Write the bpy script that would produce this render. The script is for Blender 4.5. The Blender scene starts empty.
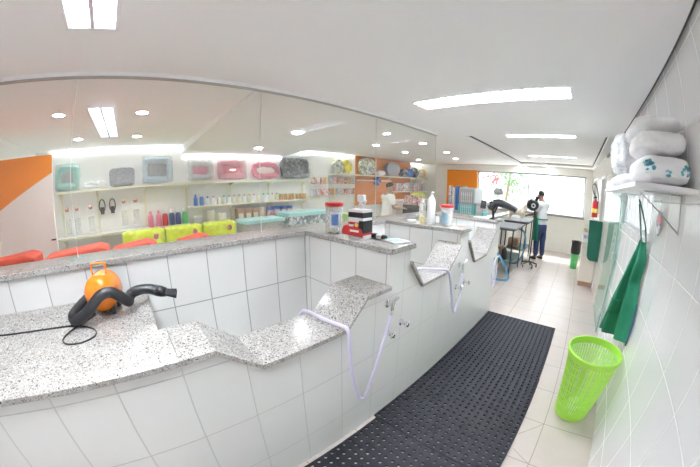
import bpy, bmesh, math, random
from mathutils import Vector, Matrix, Quaternion
random.seed(7)
SC = bpy.context.scene
COL = SC.collection
PI = math.pi

# ------------------------------------------------------------------ mesh builder
class MB:
    def __init__(s): s.v = []; s.f = []
    def add(s, verts, faces):
        b = len(s.v); s.v += [Vector(p) for p in verts]; s.f += [tuple(b+i for i in f) for f in faces]; return s
    def box(s, lo, hi):
        (a,b,c),(d,e,f) = lo, hi
        return s.add([(a,b,c),(d,b,c),(d,e,c),(a,e,c),(a,b,f),(d,b,f),(d,e,f),(a,e,f)],
                     [(0,3,2,1),(4,5,6,7),(0,1,5,4),(1,2,6,5),(2,3,7,6),(3,0,4,7)])
    def obox(s, c, size, m):
        x,y,z = (k/2 for k in size); c = Vector(c)
        vs = [c + m @ Vector(p) for p in [(-x,-y,-z),(x,-y,-z),(x,y,-z),(-x,y,-z),(-x,-y,z),(x,-y,z),(x,y,z),(-x,y,z)]]
        return s.add(vs, [(0,3,2,1),(4,5,6,7),(0,1,5,4),(1,2,6,5),(2,3,7,6),(3,0,4,7)])
    def tube(s, pts, r, n=8, caps=True, closed=False):
        pts = [Vector(p) for p in pts]; m = len(pts)
        rs = r if isinstance(r, (list, tuple)) else [r]*m
        rings = []; up = None
        for i,p in enumerate(pts):
            if closed: t = pts[(i+1)%m]-pts[i-1]
            else: t = pts[min(i+1,m-1)]-pts[max(i-1,0)]
            t.normalize()
            if up is None:
                up = Vector((0,0,1)) if abs(t.z) < .9 else Vector((1,0,0))
            u = (up - t*up.dot(t))
            if u.length < 1e-5: u = t.orthogonal()
            u.normalize(); up = u; w = t.cross(u)
            rings.append([p + (u*math.cos(2*PI*k/n) + w*math.sin(2*PI*k/n))*rs[i] for k in range(n)])
        b = len(s.v); fs = []
        for ring in rings: s.v += ring
        for i in range(m if closed else m-1):
            j = (i+1)%m
            for k in range(n):
                l = (k+1)%n
                fs.append((b+i*n+k, b+i*n+l, b+j*n+l, b+j*n+k))
        if caps and not closed:
            fs.append(tuple(b+k for k in reversed(range(n)))); fs.append(tuple(b+(m-1)*n+k for k in range(n)))
        s.f += fs; return s
    def cyl(s, p0, p1, r0, r1=None, n=20, caps=True):
        return s.tube([p0,p1], [r0, r0 if r1 is None else r1], n, caps)
    def lathe(s, prof, c=(0,0,0), n=24, axis='Z', sx=1, sy=1):
        c = Vector(c); b = len(s.v)
        for (r,h) in prof:
            for k in range(n):
                a = 2*PI*k/n; q = (r*math.cos(a)*sx, r*math.sin(a)*sy, h)
                if axis == 'X': q = (q[2], q[0], q[1])
                if axis == 'Y': q = (q[1], q[2], q[0])
                s.v.append(c + Vector(q))
        m = len(prof)
        for i in range(m-1):
            for k in range(n):
                l = (k+1)%n; s.f.append((b+i*n+k, b+i*n+l, b+(i+1)*n+l, b+(i+1)*n+k))
        ring = abs(prof[0][0]-prof[-1][0])+abs(prof[0][1]-prof[-1][1]) < 1e-9
        if prof[0][0] > 1e-6 and not ring: s.f.append(tuple(b+k for k in reversed(range(n))))
        if prof[-1][0] > 1e-6 and not ring: s.f.append(tuple(b+(m-1)*n+k for k in range(n)))
        return s
    def prism(s, poly, a0, a1, axis):
        """poly: list of 2-D points in the other two axes (x:(y,z), y:(x,z), z:(x,y)), extruded from a0 to a1"""
        def P(p, a): return {'x':(a,p[0],p[1]),'y':(p[0],a,p[1]),'z':(p[0],p[1],a)}[axis]
        n = len(poly)
        s.add([P(p,a0) for p in poly]+[P(p,a1) for p in poly],
              [tuple(reversed(range(n))), tuple(range(n,2*n))]+[(i,(i+1)%n,n+(i+1)%n,n+i) for i in range(n)])
        return s
    def sphere(s, c, r, n=12, m=8):
        r = r if isinstance(r,(tuple,list)) else (r,r,r)
        c = Vector(c); vs = [c+Vector((0,0,-r[2]))]; fs = []
        for i in range(1,m):
            t = -PI/2+PI*i/m
            for k in range(n):
                a = 2*PI*k/n; vs.append(c+Vector((r[0]*math.cos(t)*math.cos(a), r[1]*math.cos(t)*math.sin(a), r[2]*math.sin(t))))
        vs.append(c+Vector((0,0,r[2]))); e = len(vs)-1
        for k in range(n):
            l=(k+1)%n; fs.append((0,1+l,1+k)); fs.append((e,e-n+k,e-n+l))
            for i in range(m-2): fs.append((1+i*n+k,1+i*n+l,1+(i+1)*n+l,1+(i+1)*n+k))
        return s.add(vs,fs)
    def grid(s, fn, nu, nv):
        b = len(s.v)
        for j in range(nv+1):
            for i in range(nu+1): s.v.append(Vector(fn(i/nu, j/nv)))
        for j in range(nv):
            for i in range(nu):
                a = b+j*(nu+1)+i; s.f.append((a,a+1,a+nu+2,a+nu+1))
        return s
    def xf(s, m):
        s.v = [m @ p for p in s.v]; return s
    def build(s, name, mat, parent=None, smooth=False, bevel=0, sub=0, solid=0, label=None):
        off = parent_loc(parent)
        me = bpy.data.meshes.new(name)
        me.from_pydata([p-off for p in s.v], [], s.f)
        bm = bmesh.new(); bm.from_mesh(me); bmesh.ops.recalc_face_normals(bm, faces=bm.faces); bm.to_mesh(me); bm.free()
        me.materials.append(mat)
        if smooth:
            for p in me.polygons: p.use_smooth = True
            if smooth == 'auto':
                me.set_sharp_from_angle(angle=math.radians(40))
        o = bpy.data.objects.new(name, me); COL.objects.link(o)
        if parent is not None: o.parent = parent
        if solid:
            d = o.modifiers.new('solid','SOLIDIFY'); d.thickness = solid; d.offset = 0
        if bevel:
            d = o.modifiers.new('bevel','BEVEL'); d.width = bevel; d.segments = 2; d.limit_method = 'ANGLE'; d.angle_limit = math.radians(40)
        if sub:
            d = o.modifiers.new('sub','SUBSURF'); d.levels = sub; d.render_levels = sub
        if label: o['label'] = label
        return o

def parent_loc(p):
    v = Vector((0,0,0))
    while p is not None: v += Vector(p.location); p = p.parent
    return v
def tag(o, label, cat, group=None):
    o['label'] = label; o['category'] = cat
    if group: o['group'] = group
    return o
def thing(name, label, cat, loc, group=None):
    o = bpy.data.objects.new(name, None); COL.objects.link(o); o.location = loc; o.empty_display_size = .05
    return tag(o, label, cat, group)
def struct(o): o['kind'] = 'structure'; return o
def smooth_path(pts, k=6):
    pts = [Vector(p) for p in pts]; out = []
    for i in range(len(pts)-1):
        p0 = pts[max(i-1,0)]; p1 = pts[i]; p2 = pts[i+1]; p3 = pts[min(i+2,len(pts)-1)]
        for j in range(k):
            t = j/k
            out.append(.5*((2*p1)+(-p0+p2)*t+(2*p0-5*p1+4*p2-p3)*t*t+(-p0+3*p1-3*p2+p3)*t**3))
    out.append(pts[-1]); return out

# ------------------------------------------------------------------ materials
def new_mat(name):
    m = bpy.data.materials.new(name); m.use_nodes = True
    return m, m.node_tree, m.node_tree.nodes['Principled BSDF']
def C4(c): return (c[0],c[1],c[2],1)
def pm(name, col, rough=.5, metal=0, var=.06, scale=30, coat=0, emis=0, trans=0, bump=0):
    m, nt, b = new_mat(name)
    b.inputs['Roughness'].default_value = rough; b.inputs['Metallic'].default_value = metal
    b.inputs['Coat Weight'].default_value = coat
    b.inputs['Transmission Weight'].default_value = trans
    tc = nt.nodes.new('ShaderNodeTexCoord'); no = nt.nodes.new('ShaderNodeTexNoise'); no.inputs['Scale'].default_value = scale
    nt.links.new(tc.outputs['Object'], no.inputs['Vector'])
    mx = nt.nodes.new('ShaderNodeMix'); mx.data_type = 'RGBA'
    mx.inputs[6].default_value = C4([max(0,c*(1-var)) for c in col]); mx.inputs[7].default_value = C4([min(1,c*(1+var)) for c in col])
    nt.links.new(no.outputs['Fac'], mx.inputs[0]); nt.links.new(mx.outputs[2], b.inputs['Base Color'])
    if bump:
        bp = nt.nodes.new('ShaderNodeBump'); bp.inputs['Strength'].default_value = bump; bp.inputs['Distance'].default_value = .01
        nt.links.new(no.outputs['Fac'], bp.inputs['Height']); nt.links.new(bp.outputs[0], b.inputs['Normal'])
    if emis:
        b.inputs['Emission Color'].default_value = C4(col); b.inputs['Emission Strength'].default_value = emis
    return m
def emit(name, col, s):
    m, nt, b = new_mat(name)
    b.inputs['Base Color'].default_value = (.8,.8,.8,1); b.inputs['Emission Color'].default_value = C4(col); b.inputs['Emission Strength'].default_value = s
    return m
def tile(name, col, grout, ax, pitch, off, w=.004, rough=.18, bump=.35, var=.015, jitter=0):
    """glazed tiles laid in world space on the two axes ax, e.g. 'yz'"""
    m, nt, b = new_mat(name); N = nt.nodes; L = nt.links
    g = N.new('ShaderNodeNewGeometry'); sp = N.new('ShaderNodeSeparateXYZ'); L.new(g.outputs['Position'], sp.inputs[0])
    def math1(op, a, bb):
        n = N.new('ShaderNodeMath'); n.operation = op
        for i,q in enumerate((a,bb)):
            if q is None: continue
            if isinstance(q,(int,float)): n.inputs[i].default_value = q
            else: L.new(q, n.inputs[i])
        return n.outputs[0]
    ds = []
    for a,p,o in zip(ax,pitch,off):
        c = math1('DIVIDE', math1('SUBTRACT', sp.outputs['XYZ'.index(a.upper())], o), p)
        fr = math1('FRACT', math1('ADD', c, 100.0), None)
        d = math1('SUBTRACT', .5, math1('ABSOLUTE', math1('SUBTRACT', fr, .5), None))   # 0 on a joint
        ds.append(math1('MULTIPLY', d, p))
    dm = math1('MINIMUM', ds[0], ds[1])
    mr = N.new('ShaderNodeMapRange'); mr.interpolation_type = 'SMOOTHSTEP'
    mr.inputs['From Min'].default_value = w*.35; mr.inputs['From Max'].default_value = w
    L.new(dm, mr.inputs['Value'])
    no = N.new('ShaderNodeTexNoise'); no.inputs['Scale'].default_value = 6; no.inputs['Detail'].default_value = 6
    L.new(g.outputs['Position'], no.inputs['Vector'])
    c1 = N.new('ShaderNodeMix'); c1.data_type='RGBA'
    c1.inputs[6].default_value = C4([x*(1-var) for x in col]); c1.inputs[7].default_value = C4([min(1,x*(1+var)) for x in col])
    L.new(no.outputs['Fac'], c1.inputs[0])
    mx = N.new('ShaderNodeMix'); mx.data_type='RGBA'; mx.inputs[6].default_value = C4(grout)
    L.new(mr.outputs[0], mx.inputs[0]); L.new(c1.outputs[2], mx.inputs[7]); L.new(mx.outputs[2], b.inputs['Base Color'])
    r = N.new('ShaderNodeMapRange'); r.inputs['To Min'].default_value = .7; r.inputs['To Max'].default_value = rough
    L.new(mr.outputs[0], r.inputs['Value']); L.new(r.outputs[0], b.inputs['Roughness'])
    bp = N.new('ShaderNodeBump'); bp.inputs['Strength'].default_value = bump; bp.inputs['Distance'].default_value = .004
    L.new(mr.outputs[0], bp.inputs['Height']); L.new(bp.outputs[0], b.inputs['Normal'])
    return m
def granite(name, light=1.0):
    m, nt, b = new_mat(name); N = nt.nodes; L = nt.links
    g = N.new('ShaderNodeNewGeometry')
    vo = N.new('ShaderNodeTexVoronoi'); vo.inputs['Scale'].default_value = 185
    ns = N.new('ShaderNodeTexNoise'); ns.inputs['Scale'].default_value = 60; ns.inputs['Detail'].default_value = 3
    add = N.new('ShaderNodeMix'); add.data_type='VECTOR'; add.inputs[0].default_value=.03
    L.new(g.outputs['Position'], add.inputs[4]); L.new(ns.outputs['Color'], add.inputs[5]); L.new(g.outputs['Position'], ns.inputs['Vector'])
    L.new(add.outputs[1], vo.inputs['Vector'])
    sep = N.new('ShaderNodeSeparateColor'); L.new(vo.outputs['Color'], sep.inputs[0])
    cr = N.new('ShaderNodeValToRGB'); cr.color_ramp.interpolation='CONSTANT'
    e = cr.color_ramp.elements; e[0].position=0; e[0].color=(.09,.085,.08,1); e[1].position=.06; e[1].color=(.25,.23,.215,1)
    for p,c in ((.16,(.43,.40,.36,1)),(.34,(.46,.435,.405,1)),(.56,(.52,.505,.485,1)),(.82,(.62,.615,.61,1))):
        x = e.new(p); x.color = c
    L.new(sep.outputs[0], cr.inputs[0])
    n2 = N.new('ShaderNodeTexNoise'); n2.inputs['Scale'].default_value=7; n2.inputs['Detail'].default_value=4; L.new(g.outputs['Position'], n2.inputs['Vector'])
    mx = N.new('ShaderNodeMix'); mx.data_type='RGBA'; mx.blend_type='MULTIPLY'; mx.inputs[0].default_value=.35
    L.new(cr.outputs[0], mx.inputs[6]); L.new(n2.outputs['Fac'], mx.inputs[7]); L.new(mx.outputs[2], b.inputs['Base Color'])
    b.inputs['Roughness'].default_value=.16
    return m
def glassmat(name, tint, haze, refl=1.45):
    m, nt, b = new_mat(name); N = nt.nodes; L = nt.links; out = N['Material Output']; N.remove(b)
    tr = N.new('ShaderNodeBsdfTransparent'); tr.inputs[0].default_value = C4(tint)
    gl = N.new('ShaderNodeBsdfGlossy'); gl.inputs['Roughness'].default_value = .015
    fr = N.new('ShaderNodeFresnel'); fr.inputs[0].default_value = refl
    df = N.new('ShaderNodeBsdfDiffuse'); df.inputs[0].default_value=(.9,.92,.9,1)
    m0 = N.new('ShaderNodeMixShader'); m1 = N.new('ShaderNodeMixShader')
    g = N.new('ShaderNodeNewGeometry'); vo = N.new('ShaderNodeTexNoise'); vo.inputs['Scale'].default_value=90; vo.inputs['Detail'].default_value=3
    L.new(g.outputs['Position'], vo.inputs['Vector'])
    mr = N.new('ShaderNodeMapRange'); mr.inputs['From Min'].default_value=.5; mr.inputs['From Max'].default_value=.75
    mr.inputs['To Min'].default_value=haze; mr.inputs['To Max'].default_value=haze*3.2
    L.new(vo.outputs['Fac'], mr.inputs['Value']); L.new(mr.outputs[0], m0.inputs[0])
    L.new(tr.outputs[0], m0.inputs[1]); L.new(df.outputs[0], m0.inputs[2])
    bf = N.new('ShaderNodeMath'); bf.operation='SUBTRACT'; bf.inputs[0].default_value=1; L.new(g.outputs['Backfacing'], bf.inputs[1])
    fm_ = N.new('ShaderNodeMath'); fm_.operation='MULTIPLY'; L.new(fr.outputs[0], fm_.inputs[0]); L.new(bf.outputs[0], fm_.inputs[1])
    L.new(fm_.outputs[0], m1.inputs[0]); L.new(m0.outputs[0], m1.inputs[1]); L.new(gl.outputs[0], m1.inputs[2]); L.new(m1.outputs[0], out.inputs[0])
    return m
def patch(name, cols, scale=12, rough=.4, stretch=(1,1,1)):
    """printed packaging: blocky patches of several colours"""
    m, nt, b = new_mat(name); N = nt.nodes; L = nt.links
    tc = N.new('ShaderNodeTexCoord'); mp = N.new('ShaderNodeMapping'); mp.inputs['Scale'].default_value = stretch
    L.new(tc.outputs['Object'], mp.inputs[0])
    vo = N.new('ShaderNodeTexVoronoi'); vo.inputs['Scale'].default_value=scale; vo.distance='CHEBYCHEV'; L.new(mp.outputs[0], vo.inputs['Vector'])
    sep = N.new('ShaderNodeSeparateColor'); L.new(vo.outputs['Color'], sep.inputs[0])
    cr = N.new('ShaderNodeValToRGB'); cr.color_ramp.interpolation='CONSTANT'; e = cr.color_ramp.elements
    e[0].position=0; e[0].color=C4(cols[0]); e[1].position=1/len(cols); e[1].color=C4(cols[1])
    for i in range(2,len(cols)): x=e.new(i/len(cols)); x.color=C4(cols[i])
    L.new(sep.outputs[0], cr.inputs[0]); L.new(cr.outputs[0], b.inputs['Base Color']); b.inputs['Roughness'].default_value=rough
    return m

XF, XB, XLB, XR, XR2, CZ = -.99, -1.87, -2.13, .635, .50, 2.50
WT = (.81,.81,.795)
M = {}
M['tile_front'] = tile('glazed tile on bath fronts', WT, (.58,.58,.56), 'yz', (.28,.375), (.07,.25), .0045)
M['tile_back'] = tile('glazed tile on back upstand', WT, (.36,.36,.35), 'yz', (.276,.36), (.2,.925), .005)
M['tile_div'] = tile('glazed tile on divider faces', WT, (.36,.36,.35), 'xz', (.265,.36), (-1.81,.925), .0045)
M['tile_top'] = tile('glazed tile on tub floors', WT, (.45,.45,.43), 'xy', (.28,.28), (-.99,.07), .004)
M['tile_right'] = tile('glazed tile on right wall', (.83,.83,.83), (.95,.95,.95), 'yz', (.305,.375), (1.05,.985), .006, bump=.6)
M['tile_far'] = tile('glazed tile on far wall', (.84,.83,.78), (.72,.71,.67), 'xz', (.3,.375), (0,.985), .005)
M['tile_far_right'] = tile('cream tile on far side wall', (.84,.83,.78), (.76,.75,.7), 'yz', (.3,.375), (0,.985), .005)
M['floor'] = tile('beige floor tile', (.54,.475,.435), (.33,.30,.26), 'xy', (.445,.445), (.195,1.926), .0055, rough=.28, bump=.25, var=.07)
M['granite'] = granite('speckled granite')
M['ceil'] = pm('matt white ceiling paint', (.97,.97,.975), .9, var=.01, scale=3)
M['gap_shade'] = pm('painted gap shade', (.13,.12,.12), .8, var=.1)  # dark colour stands in for the shade in the ceiling gaps
M['wall_white'] = pm('white wall paint', (.90,.90,.88), .8, var=.015, scale=3)
M['orange_wall'] = pm('orange wall paint', (.72,.27,.09), .6, var=.05, scale=3)
M['orange_gloss'] = pm('orange lacquer', (.90,.29,.012), .3, var=.03, scale=3)
M['white_gloss'] = pm('white laminate', (.88,.88,.86), .35, var=.02)
M['cream_metal'] = pm('cream painted shelf steel', (.80,.77,.60), .4, var=.03)
M['beige_lam'] = pm('pale beige laminate', (.78,.73,.65), .4, var=.03)
M['glass'] = glassmat('clear partition glass', (.965,.975,.965), .018)
M['glass_door'] = glassmat('greenish door glass', (.74,.87,.82), .09)
M['glass_clear'] = glassmat('clear plastic wall', (.985,.99,.99), .26)
M['wrap'] = glassmat('clear plastic wrap', (.94,.95,.96), .13)
M['edge_pale'] = pm('pale polished glass edge', (.80,.84,.82), .2)
M['edge_glass'] = pm('glass edge teal', (.16,.34,.34), .2)
M['alu'] = pm('grey aluminium', (.50,.50,.50), .4, .6, var=.05)
M['chrome'] = pm('chrome', (.82,.83,.85), .08, 1, var=.02)
M['steel'] = pm('brushed steel', (.6,.6,.61), .3, 1)
M['rubber'] = pm('black rubber mat', (.022,.023,.029), .55, var=.25, scale=60, bump=.2)
M['rubber'].node_tree.nodes['Principled BSDF'].inputs['Specular IOR Level'].default_value = .18
M['black'] = pm('black plastic', (.018,.018,.02), .35, var=.2)
M['black_hose'] = pm('ribbed black hose', (.02,.021,.024), .42, var=.2)
M['black_metal'] = pm('black painted steel', (.03,.03,.032), .4)
M['dryer_orange'] = pm('orange enamel', (.90,.23,.012), .22, var=.03, coat=.3)
M['lilac'] = pm('milky lilac hose', (.66,.62,.78), .35, var=.04)
M['white_pl'] = pm('white plastic', (.87,.87,.88), .35, var=.02)
M['lime'] = pm('lime green plastic', (.45,.80,.10), .35, var=.06)
M['green_cloth'] = pm('green apron cloth', (.012,.20,.11), .75, var=.15, scale=12)
M['green_dark'] = pm('dark green cloth', (.012,.14,.09), .7, var=.1)
M['bag_white'] = pm('thin white plastic bag', (.97,.97,.98), .45, var=.015, scale=34, bump=.55)
M['bag_crumple'] = pm('crumpled clear film', (.86,.87,.89), .25, var=.10, scale=40, bump=1.0)
M['bag_print'] = pm('teal print ink', (.22,.60,.72), .5, var=.25, scale=60)
M['red'] = pm('red plastic', (.62,.03,.03), .35, var=.08)
M['red_matt'] = pm('orange red foam', (.82,.07,.02), .6, var=.12, scale=8)
M['teal'] = pm('teal plastic', (.16,.55,.55), .35, var=.1)
M['teal_pale'] = pm('pale teal plastic', (.42,.74,.72), .35, var=.06)
M['blue'] = pm('blue plastic', (.07,.20,.55), .35, var=.1)
M['blue_hose'] = pm('blue hose', (.10,.32,.55), .4)
M['navy'] = pm('navy plastic', (.06,.09,.24), .35)
M['pink'] = pm('pink plastic', (.78,.22,.32), .35)
M['rose'] = pm('rose plush', (.72,.30,.36), .9, var=.35, scale=35)
M['green'] = pm('bright green plastic', (.12,.55,.18), .35)
M['amber'] = pm('amber liquid soap', (.85,.68,.16), .2)
M['cream'] = pm('cream tin', (.80,.75,.62), .4, var=.08)
M['tan'] = pm('tan tin', (.66,.45,.22), .4, var=.2)
M['brown'] = pm('brown card', (.48,.30,.22), .6, var=.25, scale=20)
M['grey'] = pm('grey plastic', (.45,.47,.48), .4, var=.1)
M['grey_plush'] = pm('grey plush', (.36,.37,.39), .95, var=.5, scale=35)
M['blue_plush'] = pm('powder blue plush', (.50,.60,.68), .9, var=.2, scale=30)
M['dark_plush'] = patch('black and grey print plush', [(.04,.04,.05),(.10,.10,.11),(.30,.31,.33),(.06,.06,.08)], 22, .6)
M['mix_bag'] = patch('speckled food bag', [(.72,.72,.70),(.45,.47,.46),(.80,.78,.30),(.30,.36,.38),(.85,.85,.85)], 20)
M['yellow_bag'] = patch('yellow food bag', [(.85,.72,.06),(.90,.80,.12),(.75,.62,.08),(.85,.85,.8)], 12)
M['lime_bag'] = patch('lime yellow bag', [(.72,.85,.03),(.78,.90,.06),(.80,.92,.12),(.66,.80,.04)], 14, .3)
M['pack_a'] = patch('red brown packet', [(.62,.16,.14),(.72,.40,.30),(.80,.72,.62),(.35,.20,.15)], 28)
M['pack_b'] = patch('pink white packet', [(.80,.45,.50),(.85,.80,.80),(.55,.50,.55),(.72,.3,.3)], 28)
M['pack_c'] = patch('blue grey packet', [(.30,.42,.60),(.70,.74,.78),(.50,.52,.55),(.85,.85,.85)], 28)
M['skin'] = pm('brown skin', (.16,.085,.055), .5, var=.05)
M['skin_light'] = pm('light brown skin', (.42,.26,.18), .5, var=.05)
M['hair'] = pm('black hair', (.012,.011,.011), .8)
M['shirt_grey'] = pm('pale grey shirt', (.62,.64,.66), .85, var=.06)
M['shirt_white'] = pm('white shirt', (.86,.86,.82), .85, var=.04)
M['jeans'] = pm('dark blue jeans', (.03,.05,.13), .85, var=.2)
M['fur_cream'] = pm('cream fur', (.76,.67,.55), .95, var=.15)
M['leaf'] = pm('tree leaves', (.10,.20,.07), .7, var=.4, scale=3)
M['bark'] = pm('bark', (.20,.15,.11), .9)
M['flower'] = pm('red blossom', (.75,.05,.08), .6)
M['lamp'] = emit('lit fluorescent tube', (.885,.94,1), 88)
M['spot'] = emit('lit LED disc', (.95,.97,1), 66)
M['led'] = emit('lit LED strip', (.94,.97,1), 5)
M['lamp_dim'] = emit('dim fluorescent tube', (.97,.98,1), 6)
M['reflector'] = pm('mirrored reflector', (.80,.80,.86), .25, .6)
M['ext_build'] = pm('sunlit white facade', (.85,.86,.88), .8)
M['ext_win'] = pm('pale blue window glass', (.55,.66,.80), .2)
M['asphalt'] = pm('pale pavement', (.62,.61,.59), .9)

# ------------------------------------------------------------------ room shell
def holed(axis, a0, a1, b0, b1, holes, t0, t1):
    """slab with rectangular holes. axis normal; (a,b) the other two axes in xyz order"""
    mb = MB()
    A = sorted({a0,a1,*[h[0] for h in holes],*[h[1] for h in holes]}); B = sorted({b0,b1,*[h[2] for h in holes],*[h[3] for h in holes]})
    A = [x for x in A if a0<=x<=a1]; B = [x for x in B if b0<=x<=b1]
    for i in range(len(A)-1):
        for j in range(len(B)-1):
            ca, cb = (A[i]+A[i+1])/2, (B[j]+B[j+1])/2
            if any(h[0]<ca<h[1] and h[2]<cb<h[3] for h in holes): continue
            lo = {'x':(t0,A[i],B[j]),'y':(A[i],t0,B[j]),'z':(A[i],B[j],t0)}[axis]
            hi = {'x':(t1,A[i+1],B[j+1]),'y':(A[i+1],t1,B[j+1]),'z':(A[i+1],B[j+1],t1)}[axis]
            mb.box(lo,hi)
    return mb
YN, YF, XS, YJ = -1.8, 9.1, -5.5, 4.3
struct(MB().box((-5.7,-2.0,-.1),(.9,9.3,0)).build('floor', M['floor']))
REC = (-1.72,.44,4.12,8.55)
fx = [(-1.43,-.02,-.39,-.145),(-1.45,-.03,2.23,2.50)]
holes = [REC]+[(a,b,c,d) for a,b,c,d in fx]+[(-4.48,-2.88,-.45,-.19)]
c = holed('z', -5.7, .60, -2.0, 9.3, holes, CZ, CZ+.06); c.build('ceiling', M['ceil']); struct(bpy.data.objects['ceiling'])
fx2 = [(-1.13,-.03,4.36,4.57),(-1.20,-.05,6.88,7.07)]
struct(holed('z', -1.85, .5, 4.0, 8.7, fx2, CZ+.055, CZ+.115).build('ceiling_recess', M['ceil']))
struct(MB().box((-5.7,-2.0,CZ+.20),(.9,9.3,CZ+.26)).build('ceiling_slab', M['wall_white']))
# shadow gaps of the plaster ceiling, their shade painted as dark strips
struct(MB().box((.60,-2.0,CZ+.03),(XR,YJ,CZ+.05)).build('trim_1', M['gap_shade']))
g = MB().box((-1.722,4.12,CZ+.036),(-1.70,8.55,CZ+.0545)).box((.42,4.12,CZ+.036),(.442,8.55,CZ+.0545)).box((-1.70,8.53,CZ+.044),(.42,8.552,CZ+.0545))
struct(g.build('trim_2', M['gap_shade']))
# side wall by the corridor: near stretch, jog and far stretch
struct(holed('x', YN, YJ, 0, 2.7, [(2.4,4.05,1.44,2.05)], XR, XR+.18).build('wall_right', M['tile_right']))
def xw(y): return .632-(y-4.0)*.0298
def wseg(mb,y0,y1,z0,z1,t0=0,t1=.2): return mb.prism([(xw(y0)+t0,y0),(xw(y1)+t0,y1),(xw(y1)+t1,y1),(xw(y0)+t1,y0)],z0,z1,'z')
g = MB(); DO = [(5.9,6.6,2.15),(7.6,8.5,2.2)]
for a,b_,z in ((YJ,5.9,0),(5.9,6.6,2.15),(6.6,7.6,0),(7.6,8.5,2.2),(8.5,YF,0)): wseg(g,a,b_,z,2.7)
struct(g.build('wall_right_far', M['tile_far_right']))
struct(MB().box((-5.7,YN-.2,0),(.85,YN,2.7)).build('wall_near', M['wall_white']))
struct(MB().box((XS-.2,YN,0),(XS,YF,2.7)).build('wall_shop', M['wall_white']))
struct(holed('y', -5.7, .9, 0, 2.7, [(-3.28,.27,1.09,2.28)], YF, YF+.2).build('wall_far', M['tile_far']))
struct(MB().box((XS,5.55,1.1),(XS+.02,8.3,2.5)).build('trim_3', M['orange_wall']))
struct(MB().box((-4.42,YF-.03,0),(-3.45,YF,2.30)).box((-3.45,YF-.05,1.0),(-3.28,YF,2.30)).build('trim_4', M['orange_gloss']))
# far windows: sill and aluminium frame, pane
w = MB().box((-3.28,YF-.02,1.05),(.29,YF+.16,1.09))
struct(w.build('trim_5', M['granite']))
w = MB()
for x in (-3.26,-1.55,.245): w.box((x-.02,YF+.05,1.09),(x+.02,YF+.09,2.28))
w.box((-3.28,YF+.05,2.24),(.27,YF+.09,2.28)).box((-3.28,YF+.05,1.09),(.27,YF+.09,1.12))
wf = struct(w.build('window_1', M['alu']))
MB().box((-3.26,YF+.068,1.11),(.25,YF+.072,2.25)).build('pane', M['glass'], wf)
# barred window in the near side wall
w = MB()
for k in range(9): w.box((XR+.06,2.46+k*.187,1.44),(XR+.09,2.496+k*.187,2.05))
w.box((XR+.05,2.4,1.44),(XR+.11,4.05,1.475)).box((XR+.05,2.4,1.78),(XR+.11,4.05,1.80)).box((XR+.05,2.4,2.02),(XR+.11,4.05,2.05)).box((XR+.05,2.4,1.44),(XR+.11,2.43,2.05)).box((XR+.05,4.02,1.44),(XR+.11,4.05,2.05))
w2 = struct(w.build('window_2', pm('grey white bar paint',(.62,.62,.63),.5)))
MB().box((XR+.14,2.4,1.44),(XR+.145,4.05,2.05)).build('pane', M['glass_clear'], w2)
# doors in the far side wall
for n,(y0,y1,z1) in enumerate(DO):
    d = MB(); wseg(d,y0,y0+.06,0,z1,-.015,.12); wseg(d,y1-.06,y1,0,z1,-.015,.12); wseg(d,y0+.06,y1-.06,z1-.06,z1,-.015,.12)
    dd = struct(d.build('door_%d'%(n+2), M['white_pl']))
    wseg(MB(),y0+.06,y1-.06,0,z1-.06,.08,.11).build('door_panel', pm('olive door leaf %d'%n,(.46,.45,.36),.5), dd)
# sliding glass door at the jog
gd = thing('glass_door','tall frameless greenish glass door standing beside the hanging green apron','door',(.575,3.9,0))
MB().prism([(.590,3.902),(.598,3.902),(.580,4.9),(.572,4.9)],.015,2.40,'z').build('glass_leaf', M['glass_door'], gd)
MB().box((.589,3.893,.015),(.599,3.9015,2.40)).build('polished_edge', M['edge_glass'], gd)
MB().box((.575,3.95,.20),(.610,4.05,.29)).build('floor_clamp', M['steel'], gd)
MB().box((.575,3.99,.98),(.61,4.06,1.06)).build('lock', M['steel'], gd)
struct(MB().prism([(.575,4.0),(.612,4.0),(.578,5.6),(.545,5.6)],2.425,2.465,'z').build('trim_6', M['black_metal']))

# shop ceiling: dropped box and LED coves
struct(MB().prism([(XS,2.33),(-2.08,2.492),(-2.08,CZ),(XS,CZ)],.97,3.25,'y').build('ceiling_drop', M['ceil']))
for nm,y0,y1,z,lab in (('a',-1.5,.95,2.44,'lit LED strip along the shop wall above the first plush beds'),('b',1.0,3.22,2.27,'lit LED strip along the shop wall under the dropped ceiling'),('c',3.28,5.5,2.45,'lit LED strip along the shop wall ending at the orange wall'),('d',8.32,9.05,2.45,'lit LED strip at the far end of the shop wall')):
    tag(MB().box((XS+.001,y0,z),(XS+.022,y1,z+.012)).build('led_strip', M['led']), lab,'lamp','LED strips along the shop wall')

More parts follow.
